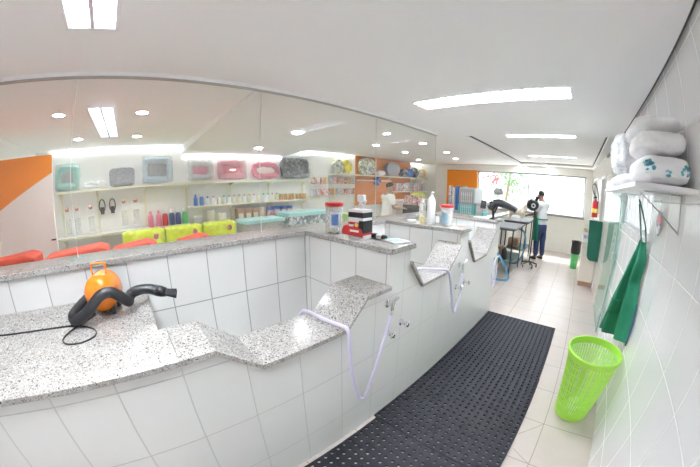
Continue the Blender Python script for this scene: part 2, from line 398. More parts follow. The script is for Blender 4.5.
# ------------------------------------------------------------------ light fixtures
def fixture(name, label, x0,x1,y0,y1,z, nblade, lamp='lamp'):
    t = thing(name,label,'ceiling light',((x0+x1)/2,(y0+y1)/2,z),'recessed fluorescent ceiling lights')
    f = .018
    MB().box((x0-f,y0-f,z-.006),(x1+f,y0,z+.0)).box((x0-f,y1,z-.006),(x1+f,y1+f,z)).box((x0-f,y0,z-.006),(x0,y1,z)).box((x1,y0,z-.006),(x1+f,y1,z)).build('frame', M['white_pl'], t)
    h = z+.11
    MB().box((x0,y0,h),(x1,y1,h+.005)).box((x0,y0,z),(x0+.004,y1,h)).box((x1-.004,y0,z),(x1,y1,h)).box((x0,y0,z),(x1,y0+.004,h)).box((x0,y1-.004,z),(x1,y1,h)).build('reflector', M['reflector'], t)
    w = y1-y0
    for yy in (y0+w*.28, y0+w*.72):
        MB().cyl((x0+.03,yy,z+.06),(x1-.03,yy,z+.06),.016,n=10).build('tube', M[lamp], t, smooth=True)
    mb = MB()
    for k in range(nblade):
        xx = x0+(x1-x0)*(k+.5)/nblade; mb.box((xx-.0015,y0+.004,z+.002),(xx+.0015,y1-.004,z+.035))
    mb.box((x0+.004,(y0+y1)/2-.012,z+.002),(x1-.004,(y0+y1)/2+.012,z+.04))
    mb.build('louver', M['reflector'], t)
    return t
fixture('fluorescent_light','louvred fluorescent ceiling light cut off by the photo top above the orange blower',*fx[0],CZ,16)
fixture('fluorescent_light','long louvred fluorescent ceiling light nearest over the black rubber mats',*fx[1],CZ,16)
fixture('fluorescent_light','second long ceiling light, first one inside the recessed ceiling',*fx2[0],CZ+.055,14)
fixture('fluorescent_light','farthest long ceiling light inside the recess, before the street window',*fx2[1],CZ+.055,14)
fixture('fluorescent_light','louvred fluorescent light in the shop ceiling behind the glass',-4.48,-2.88,-.45,-.19,CZ,16,'lamp_dim')
spots = [(-3.09,-.78,'over the orange and white panel, nearer the glass'),(-3.08,.11,'beside the shop louvred light, nearer the glass'),(-4.48,-.80,'above the green plush bed'),(-4.45,.10,'above the blue plush bed'),
 (-4.64,2.23,'under the dropped ceiling, above the pink beds'),(-3.31,2.18,'under the dropped ceiling, nearer the glass'),(-2.68,3.37,'close behind the glass, above the red lidded canister'),(-3.93,3.38,'above the wire rack of packets'),
 (-2.71,4.51,'close behind the end of the glass'),(-3.67,4.29,'above the yellow food bags'),(-3.84,5.57,'in front of the orange wall'),(-2.9,5.9,'above the shop aisle beyond the glass end'),(-3.3,7.3,'above the teal pet carriers'),
 (-.9,8.82,'over the soffit above the groomer'),(-1.75,8.82,'over the soffit above the stand dryer'),(-4.6,7.4,'above the far packets of the orange wall')]
for x,y,l in spots:
    z = 2.33+(x-XS)/3.42*.162-.004 if (.97<y<3.25 and x<-2.16) else CZ
    t = thing('downlight','round white LED downlight '+l,'ceiling light',(x,y,z),'round LED downlights')
    MB().lathe([(.062,-.001),(.082,-.001),(.085,-.006),(.062,-.008),(.062,-.001)],(x,y,z),24).build('trim_ring', M['white_pl'], t, smooth='auto')
    MB().lathe([(0,-.003),(.061,-.003),(.061,-.006),(0,-.006)],(x,y,z),24).build('diffuser', M['spot'], t)

# ------------------------------------------------------------------ bathing counter
# cut floor tiles around the drain, and a drain cover
g = MB()
for p,q in (((.195,1.926),(.03,1.725)),((.195,1.48),(.04,1.565))):
    d = (Vector(q)-Vector(p)).normalized(); n_ = Vector((-d.y,d.x))*.0025
    g.prism([tuple(Vector(p)+n_),tuple(Vector(q)+n_),tuple(Vector(q)-n_),tuple(Vector(p)-n_)],.0002,.0012,'z')
struct(g.build('trim_10', pm('brown floor grout',(.36,.30,.26),.8)))
tag(MB().lathe([(0,.0005),(.075,.0005),(.075,.006),(0,.007)],(-.60,6.88,0),20).build('floor_drain', M['steel'], smooth='auto'),'small round steel drain cover on the floor beyond the mats','drain')
# back upstand wall with granite ledge
struct(MB().box((XLB+.01,YN,0),(XB,3.75,1.285)).build('wall_left', M['tile_back']))
lg = MB().box((XLB-.01,YN+.001,1.2855),(-1.848,3.748,1.322)).build('granite_ledge', M['granite'], bevel=.004)
tag(lg,'long speckled granite ledge under the glass, along the back of the baths','ledge')
# worktop at the near end
ct = thing('tiled_counter','white tiled counter with granite worktop carrying the orange blower','counter',(-1.4,-.9,0))
MB().box((-1.25,YN+.001,0),(XF,.0699,1.058)).build('front_panel', M['tile_front'], ct)
MB().box((XB+.0006,0.0,.40),(-1.2505,.0295,1.058)).build('end_panel', M['tile_div'], ct)
MB().prism([(XB+.0006,YN+.001),(-.963,YN+.001),(-.963,.0699),(-1.27,.0699),(-1.27,.03),(XB+.0006,.03)],1.0585,1.085,'z').build('worktop', M['granite'], ct, bevel=.003)
def bath(label, y0, y1, prof, depth, loc, xi=-1.27):
    t = thing('dog_bath',label,'bath',loc)
    poly = [(y0,0),(y1,0)]+[(y,z-.027) for y,z in reversed(prof)]
    MB().prism([(min(max(p,y0+.0001),y1-.0001),q) for p,q in poly],xi+.03,XF,'x').build('front_panel', M['tile_front'], t)
    # granite lip follows the stepped rim
    tp = prof; bt = [(y,z-.027) for y,z in prof]
    MB().prism([(min(max(p,y0+.0001),y1-.0001),q) for p,q in tp+bt[::-1]],xi,-.963,'x').build('rim', M['granite'], t, bevel=.002)
    MB().box((XB+.0006,y0+.001,depth-.05),(xi+.0295,y1-.001,depth)).build('basin_floor', M['tile_top'], t)
    return t
b1 = bath('large near bath with a stepped granite rim and lilac hose, beside the blower',.07,1.31,[(.07,1.085),(.22,1.085),(.42,.935),(.93,.935),(1.09,1.085),(1.31,1.085)],.40,(-1.4,.67,0))
b2 = bath('middle bath with sloping granite rim, between the two tiled dividers',1.535,2.36,[(1.535,1.2),(1.70,1.0),(2.12,1.0),(2.36,1.2)],.55,(-1.4,1.96,0),-1.215)
b3 = bath('far bath with sloping granite rim, below the black dryer',2.58,3.52,[(2.58,1.2),(2.78,.96),(3.16,.96),(3.52,1.21)],.55,(-1.4,3.05,0),-1.235)
for y0,y1,l in ((1.31,1.535,'white tiled divider with granite cap carrying the red lidded canister and carton'),(2.36,2.58,'white tiled divider with granite cap carrying the soap bottles'),(3.52,3.75,'white tiled end divider with granite cap carrying the black dryer')):
    t = thing('bath_divider',l,'partition',(-1.4,(y0+y1)/2,0))
    MB().box((XB+.0006,y0,0),(XF-.012,y1,1.285)).build('tiled_pier', M['tile_div'], t); MB().box((XF-.012,y0,0),(XF,y1,1.285)).build('front_facing', M['tile_front'], t)
    MB().box((-1.847,y0-.018,1.2855),(-.965,min(y1+.03,3.79),1.322)).build('granite_cap', M['granite'], t, bevel=.004)
# low wall continuing to the street window
struct(MB().box((-1.95,3.75,0),(-1.78,YF,1.07)).build('wall_low', M['tile_far_right']))
struct(MB().box((-1.99,3.77,1.07),(-1.755,YF-.02,1.10)).build('trim_7', M['granite']))

# glass partition
for i,(y0,y1,l) in enumerate(((YN,-.412,'frameless glass partition pane behind the orange blower'),(-.408,.988,'second glass pane from the near end, above the large bath'),(.992,2.378,'third glass pane, behind the red lidded canister'),(2.382,3.76,'last glass pane, ending at the far bath'))):
    z1 = 2.462
    p_ = tag(MB().box((-2.034,y0+.003,1.323),(-2.026,y1-.003,z1)).build('glass_partition_pane', M['glass']), l,'glass pane','glass panes above the granite ledge')
    MB().box((-2.0345,y1-.003,1.323),(-2.0255,y1-.0002,z1)).build('polished_edge', M['edge_pale'], p_)
struct(MB().box((-2.045,YN,2.463),(-2.015,3.78,2.474)).build('trim_8', M['alu']))
struct(MB().box((-2.05,YN,2.474),(-2.01,3.78,CZ)).build('trim_9', M['ceil']))

# ------------------------------------------------------------------ taps and hoses
def valve(label, y, z, hose=None):
    t = thing('wall_tap',label,'tap',(XF,y,z),'chrome wall taps on the bath fronts')
    MB().lathe([(0,.0005),(.024,.0005),(.024,.006),(.012,.012),(.012,.035),(0,.035)],(XF,y,z),16,'X').build('body', M['chrome'], t, smooth='auto')
    mb = MB().lathe([(.009,.03),(.012,.045),(.0165,.05),(.0165,.062),(.010,.068),(0,.068)],(XF,y,z),12,'X')
    for a in range(4):
        v = Vector((0,math.cos(a*PI/2+.5),math.sin(a*PI/2+.5)))
        c0 = Vector((XF+.056,y,z)); mb.cyl(c0+v*.008,c0+v*.026,.0055,.007,n=8)
    mb.build('cross_handle', M['chrome'], t, smooth='auto')
    return t
def holder(label, y, z):
    t = thing('hose_valve',label,'tap',(XF,y,z),'chrome hose valves on the bath fronts')
    MB().lathe([(0,.0005),(.028,.0005),(.028,.007),(.013,.012),(.013,.05),(0,.05)],(XF,y,z),16,'X').build('wall_plate', M['chrome'], t, smooth='auto')
    MB().cyl((XF+.042,y,z+.022),(XF+.042,y,z-.035),.017,.012,n=14).cyl((XF+.042,y,z-.035),(XF+.042,y,z-.07),.010,n=12).build('body', M['chrome'], t, smooth='auto')
    MB().cyl((XF+.042,y,z+.015),(XF+.055,y+.045,z+.045),.008,.010,n=10).build('lever', M['chrome'], t, smooth='auto')
    return t
holder('chrome hose valve feeding the lilac hose of the large near bath',1.30,.965)
valve('lower chrome cross-handle tap under the lilac hose valve',1.31,.745)
valve('chrome cross-handle tap just right of and above the lower near tap',1.47,.765)
holder('chrome hose valve on the middle bath front with hanging hose',2.40,.985)
valve('lower chrome tap beside the short hanging hose of the middle bath',2.37,.775)
valve('chrome tap right of the middle hose, nearer the far bath',2.57,.775)
holder('chrome hose valve at the end of the far bath front',3.62,.80)
valve('chrome tap at the end of the far bath front, lowest of all',3.66,.70)
hz = smooth_path([(-1.36,.84,.80),(-1.30,.86,.93),(-1.25,.872,.957),(-1.10,.888,.955),(-.985,.905,.957),(-.955,.908,.955),(-.938,.912,.92),(-.936,.93,.72),(-.935,.99,.44),(-.93,1.03,.37),(-.93,1.07,.40),(-.935,1.17,.62),(-.945,1.27,.84),(XF+.042,1.30,.887)],8)
tag(MB().tube(hz,.0105,10).build('bath_hose', M['lilac'], smooth=True),'milky lilac hose looping over the granite rim of the large near bath','hose')
hz = smooth_path([(-1.33,1.80,.93),(-1.28,1.83,1.005),(-1.16,1.9,1.024),(-1.06,1.98,1.026),(-.975,2.04,1.023),(-.945,2.06,1.01),(-.932,2.09,.95),(-.93,2.17,.75),(-.93,2.27,.56),(-.935,2.36,.72),(XF+.042,2.40,.9125)],8)
tag(MB().tube(hz,.011,10).build('bath_hose', M['lilac'], smooth=True),'pale hose lying over the granite rim of the middle bath','hose')
hz = smooth_path([(XF+.042,3.62,.7275),(-.93,3.6,.60),(-.925,3.52,.48),(-.925,3.42,.50),(-.925,3.38,.66),(-.93,3.45,.80),(-.94,3.56,.84)],8)
tag(MB().tube(hz,.010,10).build('bath_hose', M['lilac'], smooth=True),'short pale hose looped at the end of the far bath','hose')

# ------------------------------------------------------------------ rubber mats
def mat_mesh(x0,x1,y0,y1,nx,ny,h=.015,r=.0115):
    mb = MB(); dx=(x1-x0)/nx; dy=(y1-y0)/ny; K=8
    for j in range(ny):
        for i in range(nx):
            cx,cy = x0+(i+.5)*dx, y0+(j+.5)*dy
            cor=[]; 
            for k in range(K):
                a=2*PI*k/K+PI/8*0
                ux,uy=math.cos(a),math.sin(a); m=max(abs(ux),abs(uy)); cor.append((cx+ux/m*dx/2,cy+uy/m*dy/2))
            ring=[(cx+r*math.cos(2*PI*k/K),cy+r*math.sin(2*PI*k/K)) for k in range(K)]
            b=len(mb.v)
            mb.v += [Vector((p[0],p[1],h)) for p in cor]+[Vector((p[0],p[1],h)) for p in ring]+[Vector((p[0],p[1],.001)) for p in ring]
            for k in range(K):
                l=(k+1)%K; mb.f.append((b+k,b+l,b+K+l,b+K+k)); mb.f.append((b+K+k,b+K+l,b+2*K+l,b+2*K+k))
    for (p,q) in (((x0,y0),(x1,y0)),((x1,y0),(x1,y1)),((x1,y1),(x0,y1)),((x0,y1),(x0,y0))):
        mb.add([(p[0],p[1],0.001),(q[0],q[1],.001),(q[0],q[1],h),(p[0],p[1],h)],[(0,1,2,3)])
    return mb
for (x0,x1,y0,y1,nx,ny,l) in ((-.955,.035,-.05,1.232,18,23,'perforated black rubber mat nearest the photographer, beside the large bath'),(-.985,.02,1.238,2.49,18,23,'middle perforated black rubber mat in front of the baths'),(-.985,.016,2.494,3.72,18,22,'far perforated black rubber mat ending at the last bath')):
    tag(mat_mesh(x0,x1,y0,y1,nx,ny).build('rubber_mat', M['rubber']), l,'mat','perforated rubber floor mats')

# ------------------------------------------------------------------ orange blower
Bc = Vector((-1.63,-.235,1.198)); R=.108
bl = thing('pet_blower','round orange pet blower with a ribbed black hose, on the granite worktop','blower',(Bc.x,Bc.y,1.085))
ax = Matrix.Rotation(-.25,4,'Z') @ Matrix.Rotation(.0,4,'Y')
def bx(mb): return mb.xf(Matrix.Translation(Bc) @ ax)
ms = bx(MB().lathe([(0,.088),(.035,.086),(.068,.074),(.092,.05),(.101,.02),(.102,-.03),(.102,-.085),(.094,-.105)],(0,0,0),36,'X')).build('motor_shell', M['dryer_orange'], bl, smooth='auto')
gr = bx(MB().lathe([(.094,-.105),(.088,-.112),(.03,-.116),(0,-.116)],(0,0,0),36,'X')).build('rear_grille', M['black'], bl, smooth='auto')
bx(MB().lathe([(.0,.089),(.014,.0895),(.014,.095),(0,.096)],(0,0,0),16,'X')).build('bolt', M['steel'], ms)
bx(MB().tube(smooth_path([(-.02,-.045,.09),(-.02,-.047,.135),(-.02,-.04,.15),(-.02,.035,.15),(-.02,.042,.135),(-.02,.04,.09)],5),.0055,8)).build('handle', M['dryer_orange'], bl, smooth=True)
for sx,sy in ((.05,-.06),(.05,.06),(-.06,-.06),(-.06,.06)):
    bx(MB().cyl((sx,sy,-.078),(sx,sy*1.08,-.109),.011,.013,n=10)).build('foot', M['black'], bl)
bx(MB().lathe([(.012,.0),(.035,.0),(.04,.004),(.04,.02),(0,.02)],(-.06,-.088,.025),18,'Y')).build('side_vent', M['black'], bl)
def ribbed(path, r, name, parent, mat, k=5):
    pts = smooth_path(path, k*4); rs = [r*(1+.055*math.cos(i*PI)) for i in range(len(pts))]
    return MB().tube(pts, rs, 14).build(name, mat, parent, smooth=True)
bh = ribbed([(-1.70,-.34,1.155),(-1.62,-.405,1.128),(-1.54,-.42,1.121),(-1.475,-.385,1.126),(-1.465,-.31,1.165),(-1.48,-.235,1.222),(-1.49,-.175,1.232),(-1.492,-.125,1.20),(-1.515,-.09,1.16),(-1.57,-.085,1.15),(-1.605,-.07,1.165),(-1.60,-.02,1.180),(-1.59,.04,1.178),(-1.57,.085,1.165)],.028,'hose',bl,M['black_hose'])
MB().tube([(-1.578,.075,1.168),(-1.565,.105,1.160),(-1.555,.13,1.154)],[.031,.031,.025],14).build('hose_cuff', M['black'], bh, smooth=True)
MB().tube([(-1.556,.125,1.155),(-1.548,.15,1.149),(-1.535,.185,1.142)],[.022,.024,.029],4).build('nozzle', M['rubber'], bh)
cp = smooth_path([(-1.60,-1.06,1.0895),(-1.545,-.90,1.0895),(-1.53,-.72,1.0895),(-1.52,-.55,1.0895),(-1.50,-.41,1.0895),(-1.42,-.30,1.0895),(-1.34,-.285,1.0895),(-1.295,-.35,1.0895),(-1.31,-.43,1.0895),(-1.37,-.46,1.0895),(-1.45,-.42,1.092),(-1.505,-.36,1.0955),(-1.58,-.30,1.0955)],7)
MB().tube(cp,.0042,7).build('power_cord', M['black'], bl, smooth=True)

# ------------------------------------------------------------------ things on the dividers
ZL = 1.322
def canister(label, x,y,r,h,liq=None):
    t = thing('plastic_canister',label,'jar',(x,y,ZL))
    MB().lathe([(0,0),(r*.95,0),(r,.006),(r,h*.86),(r*.93,h*.9),(r*.93,h*.89),(r*.97,h*.85),(r*.97,.01),(0,.01)],(x,y,ZL),28).build('jar', M['glass_clear'], t, smooth='auto')
    MB().lathe([(0,0),(r*1.04,0),(r*1.06,.004),(r*1.06,h*.10),(r*1.02,h*.12),(0,h*.12)],(x,y,ZL+h*.885),28).build('lid', M['red'], t, smooth='auto')
    return t
t = canister('large clear canister with red lid beside the dog care carton',-1.63,1.42,.068,.235)
MB().lathe([(0,0),(.055,0),(.055,.02),(0,.02)],(-1.63,1.42,ZL+.012),24).build('contents', M['cream'], t)
MB().grid(lambda u,v:(-1.63+.0690*math.cos(-1.15+u*1.1),1.42+.0690*math.sin(-1.15+u*1.1),ZL+.05+v*.115),8,1).build('label_panel', M['white_pl'], t)
MB().grid(lambda u,v:(-1.63+.0696*math.cos(-1.05+u*.8),1.42+.0696*math.sin(-1.05+u*.8),ZL+.065+v*.085),8,1).build('label_print', patch('blue label print',[(.12,.25,.55),(.35,.5,.7),(.2,.35,.62)],20), t)
# carton: white top, black band, red body with dog-shaped swoosh
k = thing('care_carton','red, black and white carton with a dog silhouette beside the canister','box',(-1.335,1.405,ZL))
rz = Matrix.Translation((-1.335,1.405,ZL)) @ Matrix.Rotation(.08,4,'Z')
def cb(lo,hi): return MB().box(lo,hi).xf(rz)
cb((-.066,-.05,0),(.066,.05,.205)).build('carton', M['white_pl'], k, bevel=.002)
cb((-.0665,-.0515,.150),(.0665,.0515,.186)).build('black_band', M['black'], k)
cb((-.0665,-.0515,.03),(.0665,.0515,.118)).build('red_panel', M['red'], k)
cb((.03,-.0525,.045),(.067,.052,.13)).build('black_corner', M['black'], k)
MB().prism([(-.118,.024),(.066,.018),(.066,.05),(.05,.075),(.0,.072),(-.045,.084),(-.08,.095),(-.108,.08),(-.122,.05)],-.058,-.0535,'y').xf(rz).build('dog_silhouette', M['red'], k)
mb = MB(); 
for q,(a,b,z) in enumerate(((-.055,-.012,.088),(-.045,.035,.050))): mb.box((a,-.0595,z),(b,-.0585,z+.014))
mb.xf(rz).build('title_bar', M['white_pl'], k)
MB().lathe([(0,0),(.014,0),(.016,.004),(.014,.008),(0,.008)],(.008,-.0555,.10),14,'Y').xf(rz).build('seal', M['amber'], k)
def trigger_bottle(label,x,y):
    t = thing('spray_bottle',label,'bottle',(x,y,ZL))
    MB().lathe([(0,0),(.034,0),(.036,.006),(.036,.15),(.018,.19),(.014,.205),(0,.205)],(x,y,ZL),20).build('bottle', M['white_pl'], t, smooth='auto')
    MB().lathe([(0,.2),(.02,.2),(.02,.23),(.012,.235),(.012,.25),(0,.25)],(x,y,ZL),16).build('collar', M['white_pl'], t, smooth='auto')
    hd_ = MB().box((x-.025,y-.016,ZL+.245),(x+.04,y+.016,ZL+.30)).build('spray_head', M['white_pl'], t, bevel=.008)
    MB().obox((x+.04,y,ZL+.235),(.009,.012,.055),Matrix.Rotation(.5,3,'Y')).build('trigger', M['white_pl'], hd_)
trigger_bottle('white trigger spray bottle standing behind the red and black carton',-1.44,1.52)
s = thing('grooming_clipper','small black and white clipper lying beside the carton','clipper',(-1.215,1.47,ZL))
MB().lathe([(0,-.06),(.016,-.058),(.019,-.02),(.017,.03),(.013,.058),(0,.06)],(-1.215,1.47,ZL+.0195),14,'X').build('body', M['white_pl'], s, smooth='auto')
MB().lathe([(.0,-.075),(.017,-.07),(.018,-.045),(.0195,-.03),(.0195,-.015),(0,-.014)],(-1.215,1.47,ZL+.02),14,'X').build('blade_head', M['black'], s, smooth='auto')
MB().lathe([(0,.03),(.0178,.032),(.016,.062),(0,.066)],(-1.215,1.47,ZL+.0195),14,'X').build('end_cap', M['black'], s, smooth='auto')
s = thing('wipes_packet','flat white and pale blue packet near the divider end','packet',(-1.07,1.475,ZL))
MB().prism([(-1.17,1.44),(-1.03,1.41),(-.99,1.53),(-1.12,1.56)],ZL,ZL+.012,'z').build('packet', M['white_pl'], s, bevel=.004)
MB().prism([(-1.15,1.45),(-1.06,1.43),(-1.03,1.5),(-1.12,1.53)],ZL+.0122,ZL+.016,'z').build('blue_flap', pm('pale blue film',(.42,.66,.80),.3), s)
# second divider
def pump_bottle(label,x,y,r,h,mat,liq=None):
    t = thing('pump_bottle',label,'bottle',(x,y,ZL))
    MB().lathe([(0,0),(r*.96,0),(r,.006),(r,h*.70),(r*.85,h*.78),(r*.42,h*.84),(r*.4,h*.86),(0,h*.86)],(x,y,ZL),20).build('bottle', mat, t, smooth='auto')
    if liq: MB().lathe([(0,.004),(r*.93,.006),(r*.93,h*.30),(0,h*.30)],(x,y,ZL),20).build('liquid', liq, t)
    pp_ = MB().lathe([(0,.84*h),(r*.48,.84*h),(r*.48,.90*h),(.006,.91*h),(.006,h*.97),(.013,h*.975),(.013,h),(0,h)],(x,y,ZL),14).build('pump', M['white_pl'], t, smooth='auto')
    MB().tube([(x,y,ZL+h*.985),(x+.03,y-.02,ZL+h*.985),(x+.042,y-.028,ZL+h*.95)],.005,8).build('spout', M['white_pl'], pp_)
pump_bottle('clear pump bottle of yellow soap beside the tall white bottle',-1.46,2.45,.036,.25,M['glass_clear'],M['amber'])
pump_bottle('tall opaque white pump bottle between yellow soap and red lidded jar',-1.365,2.46,.042,.325,M['white_pl'])
t = thing('spray_flask','small clear flask with white cap behind the red lidded jar','bottle',(-1.29,2.56,ZL))
MB().lathe([(0,0),(.022,0),(.022,.11),(.01,.14),(0,.14)],(-1.29,2.56,ZL),14).build('flask', M['glass_clear'], t, smooth='auto')
MB().lathe([(0,.138),(.012,.138),(.012,.19),(0,.19)],(-1.29,2.56,ZL),14).build('cap', M['teal_pale'], t)
t = canister('clear canister with red lid on the middle divider, beside white pump bottle',-1.195,2.47,.062,.205)
MB().lathe([(0,0),(.055,0),(.057,.13),(0,.14)],(-1.195,2.47,ZL+.012),20).build('contents', patch('wrapped treats',[(.85,.84,.80),(.75,.6,.5),(.4,.55,.68),(.9,.88,.85)],30), t)
MB().grid(lambda u,v:(-1.195+.0628*math.cos(-1.9+u*.9),2.47+.0628*math.sin(-1.9+u*.9),ZL+.03+v*.10),6,1).build('label_panel', pm('slate blue label',(.25,.42,.55),.4), t)
s = tag(MB().lathe([(0,0),(.035,0),(.04,.008),(.038,.02),(0,.022)],(-1.60,2.47,ZL),18,sx=1.3).build('soap_bar', M['white_pl'], smooth='auto'),'white oval soap bar at the inner end of the middle divider','soap')
# third divider: black dryer and paper
s = tag(MB().prism([(-1.32,3.55),(-1.17,3.54),(-1.15,3.63),(-1.30,3.65)],ZL,ZL+.006,'z').build('paper_sheet', M['white_pl']),'white paper sheet lying beside the black dryer','paper')
d = thing('bench_dryer','black bench dryer with long nozzle on a short stand above the far bath','dryer',(-1.06,3.63,ZL))
MB().lathe([(0,.0005),(.05,.0005),(.05,.012),(.02,.02),(0,.02)],(-1.06,3.63,ZL),18).cyl((-1.06,3.63,ZL+.012),(-1.075,3.63,ZL+.14),.018,n=12).build('stand', M['black'], d, smooth='auto')
MB().sphere((-1.09,3.62,ZL+.165),(.062,.055,.062)).build('motor', M['black'], d, smooth=True)
MB().cyl((-1.16,3.60,ZL+.17),(-1.23,3.58,ZL+.178),.052,.055,n=18).build('air_inlet', M['black'], d, smooth='auto')
MB().tube([(-1.07,3.63,ZL+.195),(-1.0,3.66,ZL+.21),(-.90,3.69,ZL+.185),(-.81,3.71,ZL+.15),(-.775,3.72,ZL+.13)],[.056,.054,.048,.042,.044],14).build('nozzle', M['black'], d, smooth='auto')
MB().obox((-1.03,3.63,ZL+.12),(.02,.03,.09),Matrix.Rotation(.4,3,'Y')).build('handle', M['black'], d, bevel=.005)
MB().cyl((-1.12,3.56,ZL+.19),(-1.12,3.555,ZL+.19),.022,n=12).build('silver_badge', M['steel'], d)

# ------------------------------------------------------------------ shelf with bags on the near side wall
sh = thing('wall_shelf','white wall shelf carrying white plastic bag packs','shelf',(.46,2.25,1.775))
MB().box((.29,1.47,1.775),(XR-.002,3.02,1.80)).build('board', M['white_pl'], sh, bevel=.003)
for y in (1.72,2.78):
    MB().tube([(.36,y,1.772),(.62,y,1.58)],.004,6).tube([(.36,y,1.770),(.628,y,1.770)],.005,6).tube([(.626,y,1.770),(.626,y,1.57)],.005,6).build('bracket', M['steel'], sh)
MB().box((.36,1.6,1.760),(.372,2.95,1.7745)).build('support_rail', M['white_pl'], sh)
def pillow(name,label,c,size,rot,seed,mat=None,group='white plastic bag packs on the shelf',exp=3.2,lump=.06,zexp=2.3,seg=(48,26)):
    rnd = random.Random(seed); ph=[rnd.uniform(0,6.28) for _ in range(12)]
    mb = MB(); n,m=seg
    def P(u,v):
        a=2*PI*u; t=-PI/2+PI*v
        f=lambda q:math.copysign(abs(q)**(2/exp),q)
        r=max(0,math.cos(t))**(2/zexp)
        x=r*f(math.cos(a)); y=r*f(math.sin(a)); z=math.copysign(abs(math.sin(t))**(2/zexp),math.sin(t))
        w=1+lump*(math.sin(5*x+ph[0]+3*y)*.6+math.sin(9*y+ph[1]+4*z)*.5+math.sin(13*x+ph[2]-7*y)*.25+.3*math.sin(17*y+ph[3]+6*x)+.25*math.sin(23*x+ph[4]+11*z))
        return Vector((x*size[0]/2*w, y*size[1]/2*w, z*size[2]/2*w))
    mb.grid(P,n,m)
    mb.xf(Matrix.Translation(c) @ Matrix.Rotation(rot[2],4,'Z') @ Matrix.Rotation(rot[1],4,'Y') @ Matrix.Rotation(rot[0],4,'X'))
    return tag(mb.build(name, mat or M['bag_white'], smooth=True), label,'bag',group)
pk = pillow('plastic_bag_pack','bottom white bag pack with teal prints on the shelf end',(.478,1.76,1.8765),(.285,.51,.144),(0,0,.0),1,lump=.028,exp=5,zexp=3)
pillow('plastic_bag_pack','middle white bag pack of the shelf stack, above the teal printed one',(.478,1.80,2.013),(.295,.55,.118),(0,0,-.05),2,lump=.03,exp=4,zexp=2.8)
pillow('plastic_bag_pack','topmost white bag pack of the shelf stack',(.475,1.91,2.124),(.28,.58,.095),(-.02,0,.03),3,lump=.05,exp=3.6,zexp=2.4)
pillow('crumpled_bag_bundle','crumpled clear bag bundle filling the far half of the shelf',(.455,2.62,2.075),(.30,.66,.31),(0,0,0),4,mat=M['bag_crumple'],lump=.07,exp=4,zexp=3)
pillow('plastic_bag_pack','low white bag pack lying under the crumpled bundle at the shelf edge',(.43,2.45,1.855),(.26,.72,.095),(0,0,0),5,lump=.03,exp=4)
tag(MB().tube(smooth_path([(.50,1.99,2.175),(.49,2.01,2.21),(.48,2.06,2.225),(.48,2.10,2.205),(.49,2.12,2.175)],4),.014,8).build('bag_knot', M['bag_white'], smooth=True),'knotted bag loop poking up on the topmost bag pack','bag')
rnd = random.Random(3)
for grp in (((.375,1.872,.036),(.385,1.905,.028),(.362,1.893,.022)),((.565,1.866,.036),(.578,1.898,.026)),((.47,1.855,.026),)):
    mb = MB()
    for cx,cz,sz in grp:
        for q in range(6):
            a = rnd.uniform(0,6); x=cx+sz*.5*math.cos(a); z=cz+sz*.45*math.sin(a); r=sz*rnd.uniform(.15,.36)
            n=9; yb=1.76-.255*.93
            mb.add([(x+r*math.cos(2*PI*k/n),1.501,z+r*.8*math.sin(2*PI*k/n)) for k in range(n)]+[(x+r*math.cos(2*PI*k/n),1.56,z+r*.8*math.sin(2*PI*k/n)) for k in range(n)],[tuple(range(n)),tuple(range(n,2*n))]+[(k,(k+1)%n,n+(k+1)%n,n+k) for k in range(n)])
    po = mb.build('teal_print', M['bag_print'], pk)

# apron hanging from a hook
ap = thing('hanging_apron','green apron hanging by its neck loop under the bag shelf','apron',(.55,2.45,1.6))
def lerp_tab(tab,v):
    for (v0,*a),(v1,*b) in zip(tab,tab[1:]):
        if v<=v1: q=(v-v0)/(v1-v0); return [p+(r-p)*q for p,r in zip(a,b)]
    return list(tab[-1][1:])
NEAR=[(0,.600,2.34,1.43),(.12,.612,2.28,1.31),(.26,.612,2.34,1.15),(.42,.612,2.25,.98),(1,.612,2.22,.70)]
FAR=[(0,.575,2.44,1.45),(.12,.52,2.44,1.30),(.26,.475,2.46,1.12),(.42,.455,2.58,.93),(.6,.455,2.68,.78),(1,.455,2.86,.52)]
def apron_pt(u,v):
    a=lerp_tab(NEAR,v); b=lerp_tab(FAR,v); x,y,z=[p+(q-p)*u for p,q in zip(a,b)]
    k=math.sin(PI*u); f=math.sin(u*13+v*2.0)*(.012+.030*min(1,v*1.6))*k
    return (min(.622,x-.02*k+f*.9), y+f*.5, z)
bb_ = MB().grid(apron_pt,40,28).build('bib', M['green_cloth'], ap, smooth=True, solid=.004)
MB().grid(lambda u,v:(lambda p:(p[0]-.012,p[1]-.004,p[2]))(apron_pt(.55+u*.33,.42+v*.2)),8,6).build('pocket', M['green_cloth'], bb_, smooth=True, solid=.004)
MB().tube(smooth_path([(.60,2.345,1.425),(.575,2.35,1.55),(.525,2.36,1.69),(.512,2.362,1.722),(.512,2.372,1.715),(.54,2.40,1.58),(.575,2.435,1.445)],6),.007,6).build('neck_loop', M['green_dark'], ap, smooth=True)
MB().tube(smooth_path([(.612,2.27,1.0),(.618,2.23,.85),(.615,2.22,.75),(.618,2.24,.68)],6),.008,6).build('tie_string', M['navy'], ap, smooth=True)
hk = tag(MB().tube(smooth_path([(.515,2.367,1.7745),(.515,2.367,1.75),(.505,2.367,1.713),(.515,2.367,1.703),(.53,2.367,1.715)],4),.004,6).build('shelf_hook', M['steel'], smooth=True),'small steel hook under the shelf holding the green apron','hook')
ch = thing('hanging_tag','small red, white and blue tag pack hanging under the shelf','tag',(.61,2.10,1.6))
MB().tube([(.612,2.10,1.758),(.612,2.10,1.68)],.002,5).build('string', M['white_pl'], ch)
